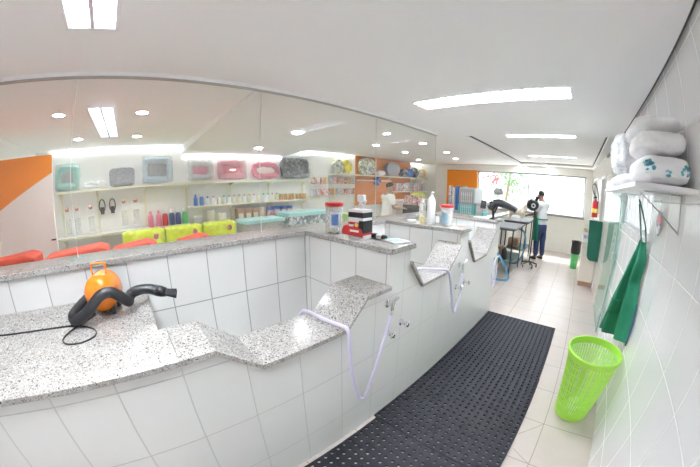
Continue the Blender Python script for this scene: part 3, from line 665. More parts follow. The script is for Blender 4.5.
MB().prism([(2.05,1.68),(2.15,1.68),(2.16,1.60),(2.12,1.52),(2.08,1.52),(2.04,1.60)],.606,.614,'x').build('packet', patch('tag print',[(.85,.85,.86),(.8,.3,.25),(.3,.4,.7),(.85,.8,.75)],26), ch)

# green laundry basket of slatted plastic
bc = Vector((.385,2.185,0)); H=.615
bk = thing('laundry_basket','tall lime green slatted plastic basket on the floor by the tiled wall','basket',bc)
def rad(z): return .146+.078*(z/H)
MB().lathe([(0,.004),(rad(0),.004),(rad(.05)+.003,.05),(rad(.05)-.003,.05),(rad(0)-.005,.010),(0,.010)],bc,48).build('base', M['lime'], bk, smooth='auto')
MB().lathe([(rad(H-.055)-.003,H-.055),(rad(H-.055)+.006,H-.055),(rad(H)+.012,H-.008),(rad(H)+.008,H),(rad(H)-.004,H),(rad(H-.05)-.004,H-.05),(rad(H-.055)-.003,H-.055)],bc,56).build('rim', M['lime'], bk, smooth='auto')
mb = MB(); n=52
for k in range(n):
    a=2*PI*k/n; d=Vector((math.cos(a),math.sin(a),0)); tt=Vector((-d.y,d.x,0))
    pts=[]
    for z in (.045,H-.05):
        r=rad(z); w=.0046*(r/.13); 
        for o in (-.0015,.0015): pts += [bc+d*(r+o)+tt*w+Vector((0,0,z)), bc+d*(r+o)-tt*w+Vector((0,0,z))]
    mb.add(pts,[(0,1,5,4),(2,3,7,6),(0,2,6,4),(1,3,7,5)])
mb.build('slat', M['lime'], bk)
for z in (.13,.21,.29,.37,.45,.51):
    MB().lathe([(rad(z)-.0022,z-.004),(rad(z)+.0022,z-.004),(rad(z)+.0022,z+.004),(rad(z)-.0022,z+.004),(rad(z)-.0022,z-.004)],bc,48).build('hoop', M['lime'], bk, smooth='auto')
mb = MB(); rnd=random.Random(5)
for k in range(16):
    a=rnd.uniform(0,6.28); r=rnd.uniform(0,.09)
    mb.obox(bc+Vector((r*math.cos(a),r*math.sin(a),.045+rnd.uniform(0,.03))),(.05,.04,.006),Matrix.Rotation(rnd.uniform(-.6,.6),3,'X')@Matrix.Rotation(a,3,'Z'))
x = mb.build('crumpled_wrapping', pm('pale green wrap',(.62,.85,.50),.4)); x['kind']='stuff'; tag(x,'crumpled pale green wrapping at the bottom of the lime basket','litter')

# ------------------------------------------------------------------ far end: cabinet, towel, extinguisher, bin
cb_ = thing('low_cabinet','pale beige cabinet with a white desk top by the far side wall','cabinet',(.37,6.2,0))
MB().box((.235,5.95,.10),(.545,6.75,.86)).build('carcass', M['beige_lam'], cb_)
MB().box((.26,5.99,0),(.54,6.72,.10)).build('plinth', M['brown'], cb_)
MB().box((.20,5.925,.86),(.547,6.78,.89)).build('top', M['white_gloss'], cb_)
p_ = thing('document_tray','white document tray stacked with papers on the pale cabinet','tray',(.29,6.1,.89))
MB().box((.215,5.96,.89),(.33,6.25,.93)).box((.215,5.96,1.00),(.33,6.25,1.03)).box((.215,6.2,.93),(.33,6.25,1.17)).build('tray', M['white_pl'], p_)
MB().box((.225,5.97,.9305),(.325,6.199,.99)).build('paper', pm('grey blue print',(.45,.48,.6),.6), p_)
MB().obox((.27,6.1,1.075),(.12,.08,.05),Matrix.Rotation(.4,3,'Y')).build('folded_form', M['tan'], p_)
tw = thing('hanging_towel','dark green towel hung flat on the cabinet front under the extinguisher','towel',(.42,5.9,.9))
pts=[(.295,1.30),(.572,1.31),(.572,.54)]+[(.43-.10*math.sin(a*PI/2/6),.54+.12*(1-math.cos(a*PI/2/6))) for a in range(0,7)]
MB().prism(pts,5.87,5.888,'y').build('cloth', M['green_dark'], tw, bevel=.006)
MB().box((.285,5.864,1.295),(.570,5.894,1.315)).build('hanging_bar', M['white_pl'], tw)
for x in (.286,.558): MB().box((x,5.894,.87),(x+.012,5.920,1.315)).build('bar_post', M['white_pl'], tw)
fe = thing('hanging_extinguisher','red fire extinguisher with black hose hung on the far side wall','extinguisher',(.465,7.05,1.30))
EX,EY,EZ=.462,7.05,1.29
MB().lathe([(0,0),(.066,0),(.072,.01),(.072,.30),(.058,.345),(.025,.37),(.023,.40),(0,.40)],(EX,EY,EZ),20).build('cylinder', M['red'], fe, smooth='auto')
MB().lathe([(.0725,.10),(.0735,.10),(.0735,.19),(.0725,.19),(.0725,.10)],(EX,EY,EZ),20).build('label_band', M['amber'], fe)
MB().box((EX-.045,EY-.02,EZ+.41),(EX+.03,EY+.02,EZ+.45)).cyl((EX,EY,EZ+.39),(EX,EY,EZ+.46),.016).build('valve', M['black'], fe)
MB().tube(smooth_path([(EX,EY-.02,EZ+.44),(EX-.05,EY-.04,EZ+.52),(EX-.09,EY-.05,EZ+.62),(EX-.08,EY-.05,EZ+.71),(EX-.03,EY-.05,EZ+.72),(EX+.02,EY-.05,EZ+.62),(EX+.05,EY-.03,EZ+.48),(EX+.06,EY-.08,EZ+.30)],6),.013,8).build('hose', M['black'], fe, smooth=True)
MB().box((EX+.05,EY-.02,EZ+.18),(xw(EY)-.001,EY+.02,EZ+.26)).build('wall_bracket', M['steel'], fe)
bn = thing('waste_bin','narrow green bin lined with a black bag against the far cabinet','bin',(.12,7.35,0))
MB().lathe([(0,0),(.085,0),(.11,.40),(.10,.40),(.08,.02),(0,.02)],(.12,7.35,0),20).build('body', M['green'], bn, smooth='auto')
MB().lathe([(.111,.36),(.125,.42),(.12,.60),(.135,.66),(.10,.655),(.09,.5),(.085,.36),(.111,.36)],(.12,7.35,0),20).build('bin_liner', M['black'], bn, smooth='auto')

# grooming tables
def gtable(label,x0,x1,y0,y1,z):
    t = thing('grooming_table',label,'table',((x0+x1)/2,(y0+y1)/2,0),'grooming tables')
    MB().box((x0,y0,z-.035),(x1,y1,z)).build('tabletop', pm('grey table mat %s'%label[:6],(.16,.17,.18),.5), t, bevel=.008)
    MB().box((x0+.02,y0+.02,z-.055),(x1-.02,y1-.02,z-.0355)).build('apron_frame', M['black_metal'], t)
    for x in (x0+.06,x1-.06):
        for y in (y0+.06,y1-.06): MB().cyl((x,y,0),(x,y,z-.05),.014,n=10).build('leg', M['black_metal'], t)
    MB().box((x0+.05,y0+.05,.30),(x1-.05,y1-.05,.32)).build('undershelf', pm('dark teal board %s'%label[:6],(.06,.13,.13),.5), t)
    return t
gtable('near grooming table with a grey top behind the last bath',-1.72,-1.12,5.5,6.55,.985)
gtable('far grooming table under the cream dog, beside the stand dryer',-1.72,-1.10,6.85,7.85,1.0)
for x,y,l,s in ((-1.55,6.0,'brown carton on the undershelf of the near grooming table',.24),(-1.5,7.25,'brown carton on the undershelf of the far grooming table',.26)):
    q = thing('storage_carton',l,'box',(x,y,.32)); MB().box((x-s/2,y-s/2,.321),(x+s/2,y+s/2,.321+s*.8)).build('carton', M['brown'], q); MB().box((x-.02,y-s/2-.001,.321+s*.5),(x+.02,y+s/2+.001,.3215+s*.8)).build('tape', M['tan'], q)
for x,y,l in ((-1.54,5.7,'white jug on the undershelf of the near grooming table'),(-1.36,5.72,'black jug on the undershelf of the near grooming table')):
    q = thing('plastic_jug',l,'jug',(x,y,.321)); mt = M['white_pl'] if 'white' in l else M['black']
    MB().lathe([(0,0),(.055,0),(.06,.01),(.06,.17),(.025,.22),(.022,.24),(0,.24)],(x,y,.321),16).build('body', mt, q, smooth='auto'); MB().lathe([(0,.24),(.026,.24),(.026,.265),(0,.265)],(x,y,.321),14).build('cap', M['grey'], q)
tag(MB().tube(smooth_path([(-1.75,5.3,.55),(-1.55,5.2,.62),(-1.32,5.25,.45),(-1.18,5.3,.2),(-1.12,5.3,.05),(-1.2,5.25,.016),(-1.4,5.2,.016)],8),.022,10).build('blue_hose', M['blue_hose'], smooth=True),'blue ribbed hose hanging down in front of near grooming table','hose')
tag(MB().tube(smooth_path([(-1.35,6.62,.86),(-1.15,6.62,.80),(-1.09,6.62,.55),(-1.13,6.62,.25),(-1.25,6.62,.06),(-1.42,6.64,.03),(-1.6,6.64,.03)],8),.022,10).build('blue_hose', M['blue_hose'], smooth=True),'blue ribbed hose looping between the two grooming tables','hose')
# stand dryer with castors
sd = thing('stand_dryer','black stand dryer on a castor base beside the groomer','dryer',(-1.02,6.68,0))
SX,SY = -.95,6.69
for a in range(5):
    v = Vector((math.cos(a*2*PI/5+.3),math.sin(a*2*PI/5+.3),0)); e = Vector((SX,SY,0))+v*.19
    lg_ = MB().cyl((SX,SY,.13),e+Vector((0,0,.085)),.017,.013,n=8).build('base_leg', M['black_metal'], sd)
    MB().cyl(e+Vector((-.012,0,.032)),e+Vector((.012,0,.032)),.031,n=14).cyl(e+Vector((0,0,.03)),e+Vector((0,0,.09)),.008,n=8).build('castor', M['black'], lg_)
MB().cyl((SX,SY,.1),(SX,SY,1.30),.016,n=10).build('pole', M['black_metal'], sd)
dh_ = MB().sphere((SX-.06,SY+.02,1.42),(.15,.12,.14),18,12).build('dryer_head', M['black'], sd, smooth=True)
MB().cyl((SX-.02,SY-.11,1.41),(SX-.02,SY-.135,1.41),.052,.050,n=20).build('white_dial', M['white_pl'], dh_)
MB().cyl((SX-.02,SY-.135,1.41),(SX-.02,SY-.14,1.41),.026,n=16).build('dial_centre', M['black'], dh_)
MB().cyl((SX-.14,SY,1.50),(SX-.13,SY-.04,1.50),.03,n=14).build('side_knob', M['white_pl'], dh_)
MB().cyl((SX+.02,SY,1.52),(SX+.05,SY,1.62),.035,.045,n=14).build('air_outlet', M['black'], dh_)

# ------------------------------------------------------------------ figures
def skin(name, nodes, edges, mat, parent=None, sub=2, root=0):
    off = parent_loc(parent)
    me = bpy.data.meshes.new(name); me.from_pydata([Vector(n[0])-off for n in nodes], edges, []); me.materials.append(mat)
    o = bpy.data.objects.new(name, me); COL.objects.link(o)
    if parent: o.parent = parent
    sk = o.modifiers.new('skin','SKIN'); sk.use_smooth_shade = True
    for i,n in enumerate(nodes):
        r = n[1]; r = r if isinstance(r,(tuple,list)) else (r,r)
        me.skin_vertices[0].data[i].radius = r; me.skin_vertices[0].data[i].use_root = (i==root)
    s = o.modifiers.new('sub','SUBSURF'); s.levels = sub; s.render_levels = sub
    return o
def person(label, loc, face, mats, arms, apron=None, stride=.04):
    """standing figure about 1.74 m. face: heading in radians, 0 looks along -y. arms: (left, right) elbow and wrist in body space (x side, y front, z)"""
    ca, sa = math.cos(face), math.sin(face)
    L = Vector(loc)
    def W(x,y,z): return (L.x + x*ca + y*sa, L.y + x*sa - y*ca, L.z + z)   # y = forward (towards -Y at face 0)
    t = thing('person',label,'person',loc)
    (le,lw),(re,rw) = arms
    lean = .05
    nodes = [(W(0,0,.95),(.135,.10)),(W(0,.01,1.12),(.135,.10)),(W(0,lean,1.32),(.165,.11)),(W(0,lean,1.43),(.11,.08)),(W(0,lean+.01,1.51),(.058,.06)),
             (W(0,lean+.035,1.57),(.07,.078)),(W(0,lean+.05,1.64),(.077,.092)),(W(0,lean+.05,1.70),(.066,.08)),
             (W(.19,lean,1.42),.062),(W(*le),.043),(W(*lw),.031),(W(-.19,lean,1.42),.062),(W(*re),.043),(W(*rw),.031),
             (W(.085,.005,.80),.075),(W(.10,.02+stride,.50),.062),(W(.105,stride-.02,.09),.045),(W(.115,stride+.11,.045),.036),
             (W(-.085,.005,.80),.075),(W(-.10,.02-stride,.50),.062),(W(-.105,-stride-.02,.09),.045),(W(-.115,-stride+.11,.045),.036)]
    edges = [(0,1),(1,2),(2,3),(3,4),(4,5),(5,6),(6,7),(3,8),(8,9),(9,10),(3,11),(11,12),(12,13),(0,14),(14,15),(15,16),(16,17),(0,18),(18,19),(19,20),(20,21)]
    # hands: palm, four fingers, thumb
    def hand(wi, e, w, side):
        e=Vector(e); w=Vector(w); d=(w-e).normalized(); sdv=Vector((side,0,0)); sdv=(sdv-d*sdv.dot(d)).normalized(); dn=d.cross(sdv)
        def n(p,r): nodes.append((W(*p),r)); return len(nodes)-1
        p=n(w+d*.05,(.034,.020)); edges.append((wi,p))
        for k,(o,l) in enumerate(((-.024,.062),(-.008,.074),(.008,.070),(.024,.055))):
            a=n(w+d*.088+sdv*o,.0095); b=n(w+d*(.088+l*.6)+sdv*o*1.15-Vector((0,0,.012)),.0085); c=n(w+d*(.088+l*.85)+sdv*o*1.15-Vector((0,0,.032)),.0075); edges.extend([(p,a),(a,b),(b,c)])
        a=n(w+d*.04-sdv*.036,.010); b=n(w+d*.085-sdv*.052,.009); edges.extend([(p,a),(a,b)])
    hand(10,le,lw,-1); hand(13,re,rw,1)
    skin('body', nodes, edges, mats['skin'], t)
    up = [(n[0], tuple(q*1.10+.012 for q in (n[1] if isinstance(n[1],tuple) else (n[1],n[1])))) for n in nodes]
    le2 = Vector((.19,lean,1.42)).lerp(Vector(le),.80); re2 = Vector((-.19,lean,1.42)).lerp(Vector(re),.80)
    skin('shirt', [(W(0,0,.86),(.182,.142)),(W(0,.005,.98),(.182,.140)),(W(0,.01,1.14),(.176,.136)),(W(0,lean,1.32),(.205,.142)),(W(0,lean,1.43),(.165,.118)),(W(0,lean+.004,1.50),(.088,.086)),(W(.20,lean,1.415),.088),(W(*le2),.068),(W(-.20,lean,1.415),.088),(W(*re2),.068)],
         [(0,1),(1,2),(2,3),(3,4),(4,5),(4,6),(6,7),(4,8),(8,9)], mats['shirt'], t, root=2)
    skin('trousers', [(W(0,0,1.0),(.160,.122)),(W(0,0,.90),(.172,.130)),(W(.095,.01,.76),.105),(W(.10,.02+stride,.50),.082),(W(.105,stride-.015,.09),.070),(W(-.095,.01,.76),.105),(W(-.10,.02-stride,.50),.082),(W(-.105,-stride-.015,.09),.070)],
         [(0,1),(1,2),(2,3),(3,4),(1,5),(5,6),(6,7)], mats['trousers'], t, root=1)
    for s,k in ((.11,stride),(-.11,-stride)):
        skin('shoe', [(W(s,k-.05,.045),(.044,.042)),(W(s,k+.05,.042),(.046,.038)),(W(s,k+.15,.034),(.042,.028))], [(0,1),(1,2)], M['black'], t)
    mb = MB(); hc = Vector((0,lean+.045,1.665))
    def hp(u,v):
        a=2*PI*u; tt=PI/2-v*1.75*(.62+.38*(0.5-.5*math.cos(a-PI/2)) if False else .78)
        # hairline is higher at the forehead (front) than at the nape
        front=math.sin(a); tt=PI/2-v*(1.62-.55*max(0,front)+.25*max(0,-front))
        return W(hc.x+.081*math.cos(tt)*math.cos(a), hc.y+.094*math.cos(tt)*math.sin(a), hc.z+.092*math.sin(tt))
    mb.grid(hp,24,8).build('hair', M['hair'], t, smooth=True, solid=.008)
    # nose, ears, eyes
    MB().sphere(W(0,lean+.145,1.635),(.014,.016,.022),8,6).build('nose', mats['skin'], t, smooth=True)
    for s in (-1,1):
        MB().sphere(W(s*.085,lean+.045,1.64),(.016,.022,.032),8,6).build('ear', mats['skin'], t, smooth=True)
        MB().sphere(W(s*.032,lean+.128,1.662),(.013,.012,.008),8,6).build('eye', M['white_pl'], t, smooth=True)
    MB().sphere(W(0,lean+.132,1.592),(.026,.014,.007),8,6).build('mouth', M['pack_a'], t, smooth=True)
    if apron:
        def ap_(u,v):
            a=(u-.5)*3.9; z=1.36-v*.86; wtop=min(1,.35+v*1.6)
            rx=.20+.012*math.sin(u*20)*v; ry=.16+.045*v
            return W(rx*math.sin(a*wtop), .02+lean*(1-v)+ry*math.cos(a*wtop)*1.02, z)
        MB().grid(ap_,24,14).build('apron', apron, t, smooth=True, solid=.006)
        MB().tube(smooth_path([W(-.08,lean+.13,1.36),W(-.085,lean+.03,1.47),W(0,lean-.075,1.48),W(.085,lean+.03,1.47),W(.08,lean+.13,1.36)],5),.009,6).build('apron_strap', apron, t, smooth=True)
        MB().grid(lambda u,v:W(.186*math.cos(PI+u*PI),.01+.146*math.sin(PI+u*PI),1.03+.035*v),20,1).build('apron_tie', apron, t, smooth=True, solid=.004)
    return t
person('person in grey shirt, green apron and dark jeans standing at the far grooming table',(-.86,7.62,0),-PI/2-.5,dict(skin=M['skin'],shirt=M['shirt_grey'],trousers=M['jeans']),
       (((.27,.06,1.17),(.20,.30,1.12)),((-.28,.08,1.17),(-.20,.32,1.10))),apron=M['green_cloth'],stride=.03)
person('person in white shirt with dark hair standing with back turned in the shop',(-4.15,5.25,0),PI-.5,dict(skin=M['skin_light'],shirt=M['shirt_white'],trousers=M['jeans']),
       (((.24,.10,1.16),(.20,.34,1.20)),((-.24,.10,1.16),(-.18,.34,1.15))))
# small cream dog on the far table
dg = thing('dog','small cream dog standing on the far grooming table being groomed','dog',(-1.5,7.25,1.0))
dx,dy,dz = -1.50,7.25,1.0
skin('body',[((dx,dy,dz+.20),(.075,.085)),((dx+.14,dy+.02,dz+.21),(.085,.095)),((dx-.14,dy-.02,dz+.21),(.07,.075)),((dx+.21,dy+.03,dz+.30),.055),((dx+.25,dy+.03,dz+.37),.062),((dx+.33,dy+.03,dz+.345),.032),
  ((dx+.14,dy-.045,dz+.14),.035),((dx+.14,dy-.05,dz+.07),.024),((dx+.15,dy-.05,dz+.015),.024),((dx+.14,dy+.085,dz+.14),.035),((dx+.14,dy+.09,dz+.07),.024),((dx+.15,dy+.09,dz+.015),.024),
  ((dx-.13,dy-.07,dz+.13),.042),((dx-.17,dy-.07,dz+.075),.022),((dx-.15,dy-.07,dz+.015),.023),((dx-.13,dy+.05,dz+.13),.042),((dx-.17,dy+.05,dz+.075),.022),((dx-.15,dy+.05,dz+.015),.023),((dx-.22,dy-.03,dz+.28),.022),((dx-.25,dy-.03,dz+.34),.018),
  ((dx+.23,dy-.035,dz+.39),.02),((dx+.235,dy-.055,dz+.335),.018),((dx+.23,dy+.095,dz+.39),.02),((dx+.235,dy+.115,dz+.335),.018)],
  [(0,1),(0,2),(1,3),(3,4),(4,5),(1,6),(6,7),(7,8),(1,9),(9,10),(10,11),(2,12),(12,13),(13,14),(2,15),(15,16),(16,17),(2,18),(18,19),(4,20),(20,21),(4,22),(22,23)],M['fur_cream'],dg)
MB().sphere((dx+.362,dy+.03,dz+.35),.013,8,6).build('nose', M['black'], dg, smooth=True)
for s in (-.028,.028): MB().sphere((dx+.30,dy+.03+s,dz+.39),.009,8,6).build('eye', M['black'], dg, smooth=True)

# ------------------------------------------------------------------ shop behind the glass
def ordinal(i): return ['first','second','third','fourth','fifth','sixth','seventh','eighth','ninth','tenth','eleventh','twelfth','thirteenth','fourteenth','fifteenth','sixteenth','seventeenth','eighteenth','nineteenth','twentieth'][i]
# near partition panel, orange over white on a slant
sp = thing('partition_screen','tall white screen with a slanted orange corner in the shop behind the blower','screen',(-3.75,-1.4,0))
MB().box((-3.79,-1.795,0),(-3.75,-1.01,2.217)).build('board', M['white_gloss'], sp)
MB().prism([(-1.796,2.2175),(-1.0095,2.2175),(-1.0095,2.01),(-1.796,1.64)],-3.751,-3.747,'x').build('orange_corner', M['orange_gloss'], sp)
MB().box((-3.75,-1.08,1.245),(-3.735,-1.02,1.262)).build('handle', M['black'], sp)
def shelf(label,y0,y1,z,d=.30,post=None,lip=.03):
    t = thing('shop_shelf',label,'shelf',(-5.35,(y0+y1)/2,z))
    MB().box((XS+.0225,y0,z-.02),(XS+d,y1,z)).build('board', M['white_gloss'], t)
    MB().box((XS+d,y0,z-.03),(XS+d+.012,y1,z+.004)).build('front_edge', M['cream_metal'], t)
    for y in (post or []):
        MB().prism([(XS+.0225,z-.0201),(XS+d-.02,z-.0201),(XS+.0225,z-.12)],y-.008,y+.008,'y').build('bracket', M['cream_metal'], t)
    return t
P1=[-1.3,-.62,.26,1.07,1.97,2.86,3.78]
for y in P1+[4.62,5.5]:
    tag(MB().box((XS+.0008,y-.02,.75),(XS+.022,y+.02,1.80)).build('shelf_upright', M['cream_metal']),'cream slotted shelf upright on the shop wall '+{-1.3:'by the orange panel',-.62:'between the hanging cards and harness',.26:'beside the first pink bottle',1.07:'beside the green bottle',1.97:'under the red plush bed',2.86:'under the pink oval bed',3.78:'under the black printed bed',4.62:'beside the wire rack packets',5.5:'at the start of the orange wall'}[y],'upright','cream shelf uprights')
shelf('long upper shop shelf carrying the wrapped plush pet beds',-1.42,3.92,1.80,post=[y+.0 for y in P1])
shelf('lower near shop shelf carrying the pink and navy bottles',-1.42,1.07,1.06,post=P1[:4])
shelf('middle shop shelf carrying the row of small white bottles',1.08,3.92,1.36,d=.24,post=P1[4:])
shelf('lower shop shelf with jars and tins behind the lime bags',1.08,3.92,.98,post=P1[4:])
shelf('upper far shop shelf carrying food bags across the orange wall',4.55,9.05,1.96,post=[6.9,8.3])
shelf('short far shop shelf holding pink packets beyond the shopper',7.2,9.05,1.50,post=[7.3,8.9])
# pet beds in clear wrap: rim + cushion
def pet_bed(label,y0,y1,h,rim,cush,seed,z=1.826,lean=.22,square=True):
    c = Vector((-5.33,(y0+y1)/2,z)); w=(y1-y0); t = thing('pet_bed',label,'pet bed',c,'wrapped pet beds on the upper shelf')
    if square: MB().box((-.012,-w/2+.005,.0),(.092,w/2-.005,h+.01)).xf(Matrix.Translation(c) @ Matrix.Rotation(-lean,4,'Y')).build('clear_wrap', M['wrap'], t, bevel=.02)
    rnd=random.Random(seed)
    m = Matrix.Translation(c) @ Matrix.Rotation(-lean,4,'Y')
    n=40; path=[]
    for k in range(n):
        a=2*PI*k/n; f=lambda q:math.copysign(abs(q)**(.33 if square else .7),q)
        path.append((.0+.008*math.sin(3*a+seed), f(math.cos(a))*(w/2-.06), h/2+f(math.sin(a))*(h/2-.062)+.0))
    MB().tube(path,[.058+.008*math.sin(k*1.7+seed) for k in range(n)],10,closed=True).xf(m).build('rim_bolster', rim, t, smooth=True)
    MB().grid(lambda u,v:(-.03+.05*math.sin(PI*u)*math.sin(PI*v)+.006*math.sin(u*20+v*9),(u-.5)*(w-.1),h/2+(v-.5)*(h-.1)),16,12).xf(m).build('cushion', cush, t, smooth=True, solid=.03)
    return t
pet_bed('plush pet bed with green rim and grey cushion, first on the upper shelf',-1.38,-.93,.42,pm('sea green plush',(.30,.62,.55),.9,var=.2),M['grey_plush'],1)
pk_ = pillow('pet_cushion','flat grey plush cushion beside the blue bed on the upper shelf',(-5.33,-.15,1.965),(.16,.46,.31),(0,-.15,0),11,M['grey_plush'],'plush pet cushions on the shelf',lump=.02,exp=2.6,zexp=6)
pk_['category']='cushion'
w_ = pillow('clear_bag','crumpled clear wrap bag between the green bed and grey cushion',(-5.33,-.65,1.885),(.18,.38,.13),(0,0,0),12,M['glass_clear'],'clear bags on the shelf',lump=.1)
pet_bed('powder blue plush pet bed with grey cushion on the upper shelf',.22,.79,.46,M['blue_plush'],M['grey_plush'],2)
pet_bed('pale grey plush pet bed with pink cushion on the upper shelf',1.08,1.58,.38,pm('pale grey plush',(.66,.66,.66),.9,var=.2),pm('bright pink plush',(.82,.28,.45),.9,var=.1),3)
pet_bed('dusty red plush pet bed on the upper shelf',1.68,2.28,.39,M['rose'],pm('red plush',(.70,.16,.20),.9,var=.2),4)
pet_bed('pink rimmed oval pet bed with cream cushion on the upper shelf',2.41,3.08,.37,M['rose'],pm('cream plush',(.80,.70,.66),.9,var=.1),5,square=False)
pet_bed('black and grey printed pet bed, last on the upper shelf',3.12,3.90,.50,M['dark_plush'],M['dark_plush'],6)
# hanging leads and harnesses
def hang(label, y, z0, kind):
    t = thing('hanging_'+('card' if kind=='card' else 'harness'),label,'pet accessory',(-5.45,y,z0))
    MB().cyl((-5.5,y,z0),(-5.40,y,z0),.004,n=6).build('peg', M['steel'], t)
    if kind=='card':
        MB().box((-5.415,y-.05,z0-.20),(-5.408,y+.05,z0+.02)).build('card', M['white_pl'], t)
        MB().sphere((-5.40,y,z0-.05),(.02,.045,.035),10,8).build('collar', M['pack_a'], t, smooth=True)
        MB().box((-5.42,y-.055,z0-.46),(-5.405,y+.055,z0-.205)).build('clear_bag', M['glass_clear'], t)
    else:
        MB().tube([(-5.40,y+.055*math.sin(a*PI/6),z0-.11+.11*math.cos(a*PI/6)) for a in range(12)],.011,8,closed=True).build('loop', M['black'], t, smooth=True)
        MB().box((-5.41,y-.035,z0-.25),(-5.39,y+.035,z0-.13)).build('strap', M['black'], t)
hang('first white card with red and black collar on the shop wall peg',-1.2,1.56,'card')
hang('second white card with dark collar on the shop wall peg',-1.02,1.56,'card')
hang('third white card hanging alone under the clear wrap bag',-.76,1.56,'card')
hang('thick black harness hanging beside the third white card',-.54,1.62,'harness')
hang('thin black lead loop hanging under the grey cushion',-.35,1.62,'harness')
hang('grey lead on a white card beside the black lead loop',-.14,1.60,'card')
hang('red toy on a white card, last before the upright',.08,1.60,'card')
# bottles
def bottle(label,x,y,z,r,h,mat,cap,group=None):
    t = thing('shampoo_bottle',label,'bottle',(x,y,z),group)
    MB().lathe([(0,0),(r*.95,0),(r,.005),(r,h*.62),(r*.75,h*.76),(r*.4,h*.8),(0,h*.8)],(x,y,z),14).build('bottle', mat, t, smooth='auto')
    MB().lathe([(0,h*.79),(r*.5,h*.79),(r*.5,h),(0,h)],(x,y,z),12).build('cap', cap, t, smooth='auto')
    return t
for i,(y,m_,nm) in enumerate(((.34,'pink','first pink'),(.49,'pink','second pink'),(.61,'red','red'),(.74,'navy','first navy'),(.86,'navy','second navy'),(.99,'green','green'))):
    bottle('%s bottle of the row on the lower near shop shelf'%nm,-5.33,y,1.06,.055,.28,M[m_],M['white_pl'] if m_!='pink' else M['rose'],'shampoo bottles on the lower near shelf')
cols=[('blue','blue','blue'),('blue','white_pl','blue'),('white_pl','blue','white, blue capped')]+[('white_pl','pink','white, pink capped'),('cream','white_pl','cream'),('white_pl','green','white, green capped'),('white_pl','teal','white, teal capped'),('cream','pink','cream, pink capped'),('cream','green','cream, green capped'),('white_pl','tan','white, tan capped'),('cream','tan','cream, tan capped')]*2
y=1.22; names={}
for i in range(17):
    a,b_,nm = cols[i]; big = i<2
    bottle('%s small bottle, %s from the blue end of the middle shelf'%(nm,ordinal(i)),-5.36,y,1.36,.042 if big else .038,.21 if big else .165,M[a],M[b_],'small bottles on the middle shelf')
    y += .12 if i<3 else .110
for i in range(7):
    yy=3.12+i*.105
    t = thing('pet_food_tin','tan tin, %s of the tins under the black printed bed'%ordinal(i),'tin',(-5.36,yy,1.36),'tan tins on the middle shelf')
    MB().lathe([(0,0),(.042,0),(.042,.13),(0,.13)],(-5.36,yy,1.36),16).build('can', M['tan'], t, smooth='auto'); MB().lathe([(.0,.13),(.044,.13),(.044,.14),(0,.14)],(-5.36,yy,1.36),16).build('lid', M['cream'], t)
# lower shelf goods
for i,(yy,r,h,m_,l) in enumerate(((1.25,.08,.17,'glass_clear','clear jar on the lower shop shelf behind the lime bags'),(1.50,.075,.26,'cream','taller cream tin on the lower shop shelf'),(1.74,.075,.19,'cream','shorter cream tin on the lower shop shelf'),(2.62,.06,.24,'cream','cream tin between the brown boxes and blue lids'))):
    t = thing('storage_jar',l,'jar',(-5.33,yy,.98)); MB().lathe([(0,.001),(r,.001),(r,h),(0,h)],(-5.33,yy,.98),18).build('jar', M[m_], t, smooth='auto'); MB().lathe([(0,h),(r*1.03,h),(r*1.03,h+.02),(0,h+.02)],(-5.33,yy,.98),18).build('lid', M['white_pl'], t)
for i in range(3):
    yy=2.12+i*.165
    t = thing('treat_box','brown treat box, %s of three on the lower shop shelf'%ordinal(i),'box',(-5.33,yy,.98),'brown treat boxes'); MB().box((-5.42,yy-.075,.98),(-5.26,yy+.075,1.24)).build('carton', M['brown'], t); MB().box((-5.2595,yy-.05,1.05),(-5.258,yy+.05,1.15)).build('window', M['cream'], t)
for i in range(4):
    yy=2.83+i*.16
    t = thing('treat_jar','clear jar with blue lid, %s of four on the lower shop shelf'%ordinal(i),'jar',(-5.33,yy,.98),'blue lidded jars'); MB().lathe([(0,0),(.07,0),(.07,.19),(0,.19)],(-5.33,yy,.98),16).build('jar', M['pack_b'], t, smooth='auto'); MB().lathe([(0,.19),(.073,.19),(.073,.245),(0,.245)],(-5.33,yy,.98),16).build('lid', M['blue'], t, smooth='auto')
# low display counter behind the ledge with red mats, lime bags, teal crates
dc = thing('display_counter','low white display counter just behind the glass carrying red mats and lime bags','counter',(-4.6,.9,0))
MB().box((-4.9,-1.7,0),(-4.3,3.75,.78)).build('body', M['white_gloss'], dc); MB().box((-4.92,-1.72,.78),(-4.28,3.77,.80)).build('top', M['beige_lam'], dc)
def slab(label,y0,y1,h,mt,x0=-4.62,x1=-4.32,z=.80,name='foam_mat',cat='mat',group='red foam mats on the counter'):
    t = tag(MB().prism([(y0,z),(y1,z),(y1,z+h*.90),(y1-.10,z+h),(y0+.1,z+h*.90),(y0,z+h*.84)],x0,x1,'x').build(name, mt, bevel=.02), label,cat,group); return t
rb = thing('low_bench','long low white bench behind the glass carrying the red foam mats','bench',(-2.95,-.5,0))
MB().box((-3.15,-1.78,.90),(-2.75,.9,.95)).build('seat_board', M['white_gloss'], rb, bevel=.004)
for y in (-1.7,-.45,.8): MB().box((-3.1,y-.02,0),(-2.8,y+.02,.90)).build('leg', M['white_gloss'], rb)
slab('red foam mat at the near end, in front of the white screen',-1.72,-1.02,.315,M['red_matt'],-3.12,-2.8,.95)
slab('long red foam mat under the hanging cards',-.95,-.27,.295,M['red_matt'],-3.12,-2.8,.95)
slab('red foam mat in front of the first lime bag',-.24,.23,.275,M['red_matt'],-3.12,-2.8,.95)
slab('short red foam mat in front of the second lime bag',.46,.82,.265,M['red_matt'],-3.12,-2.8,.95)
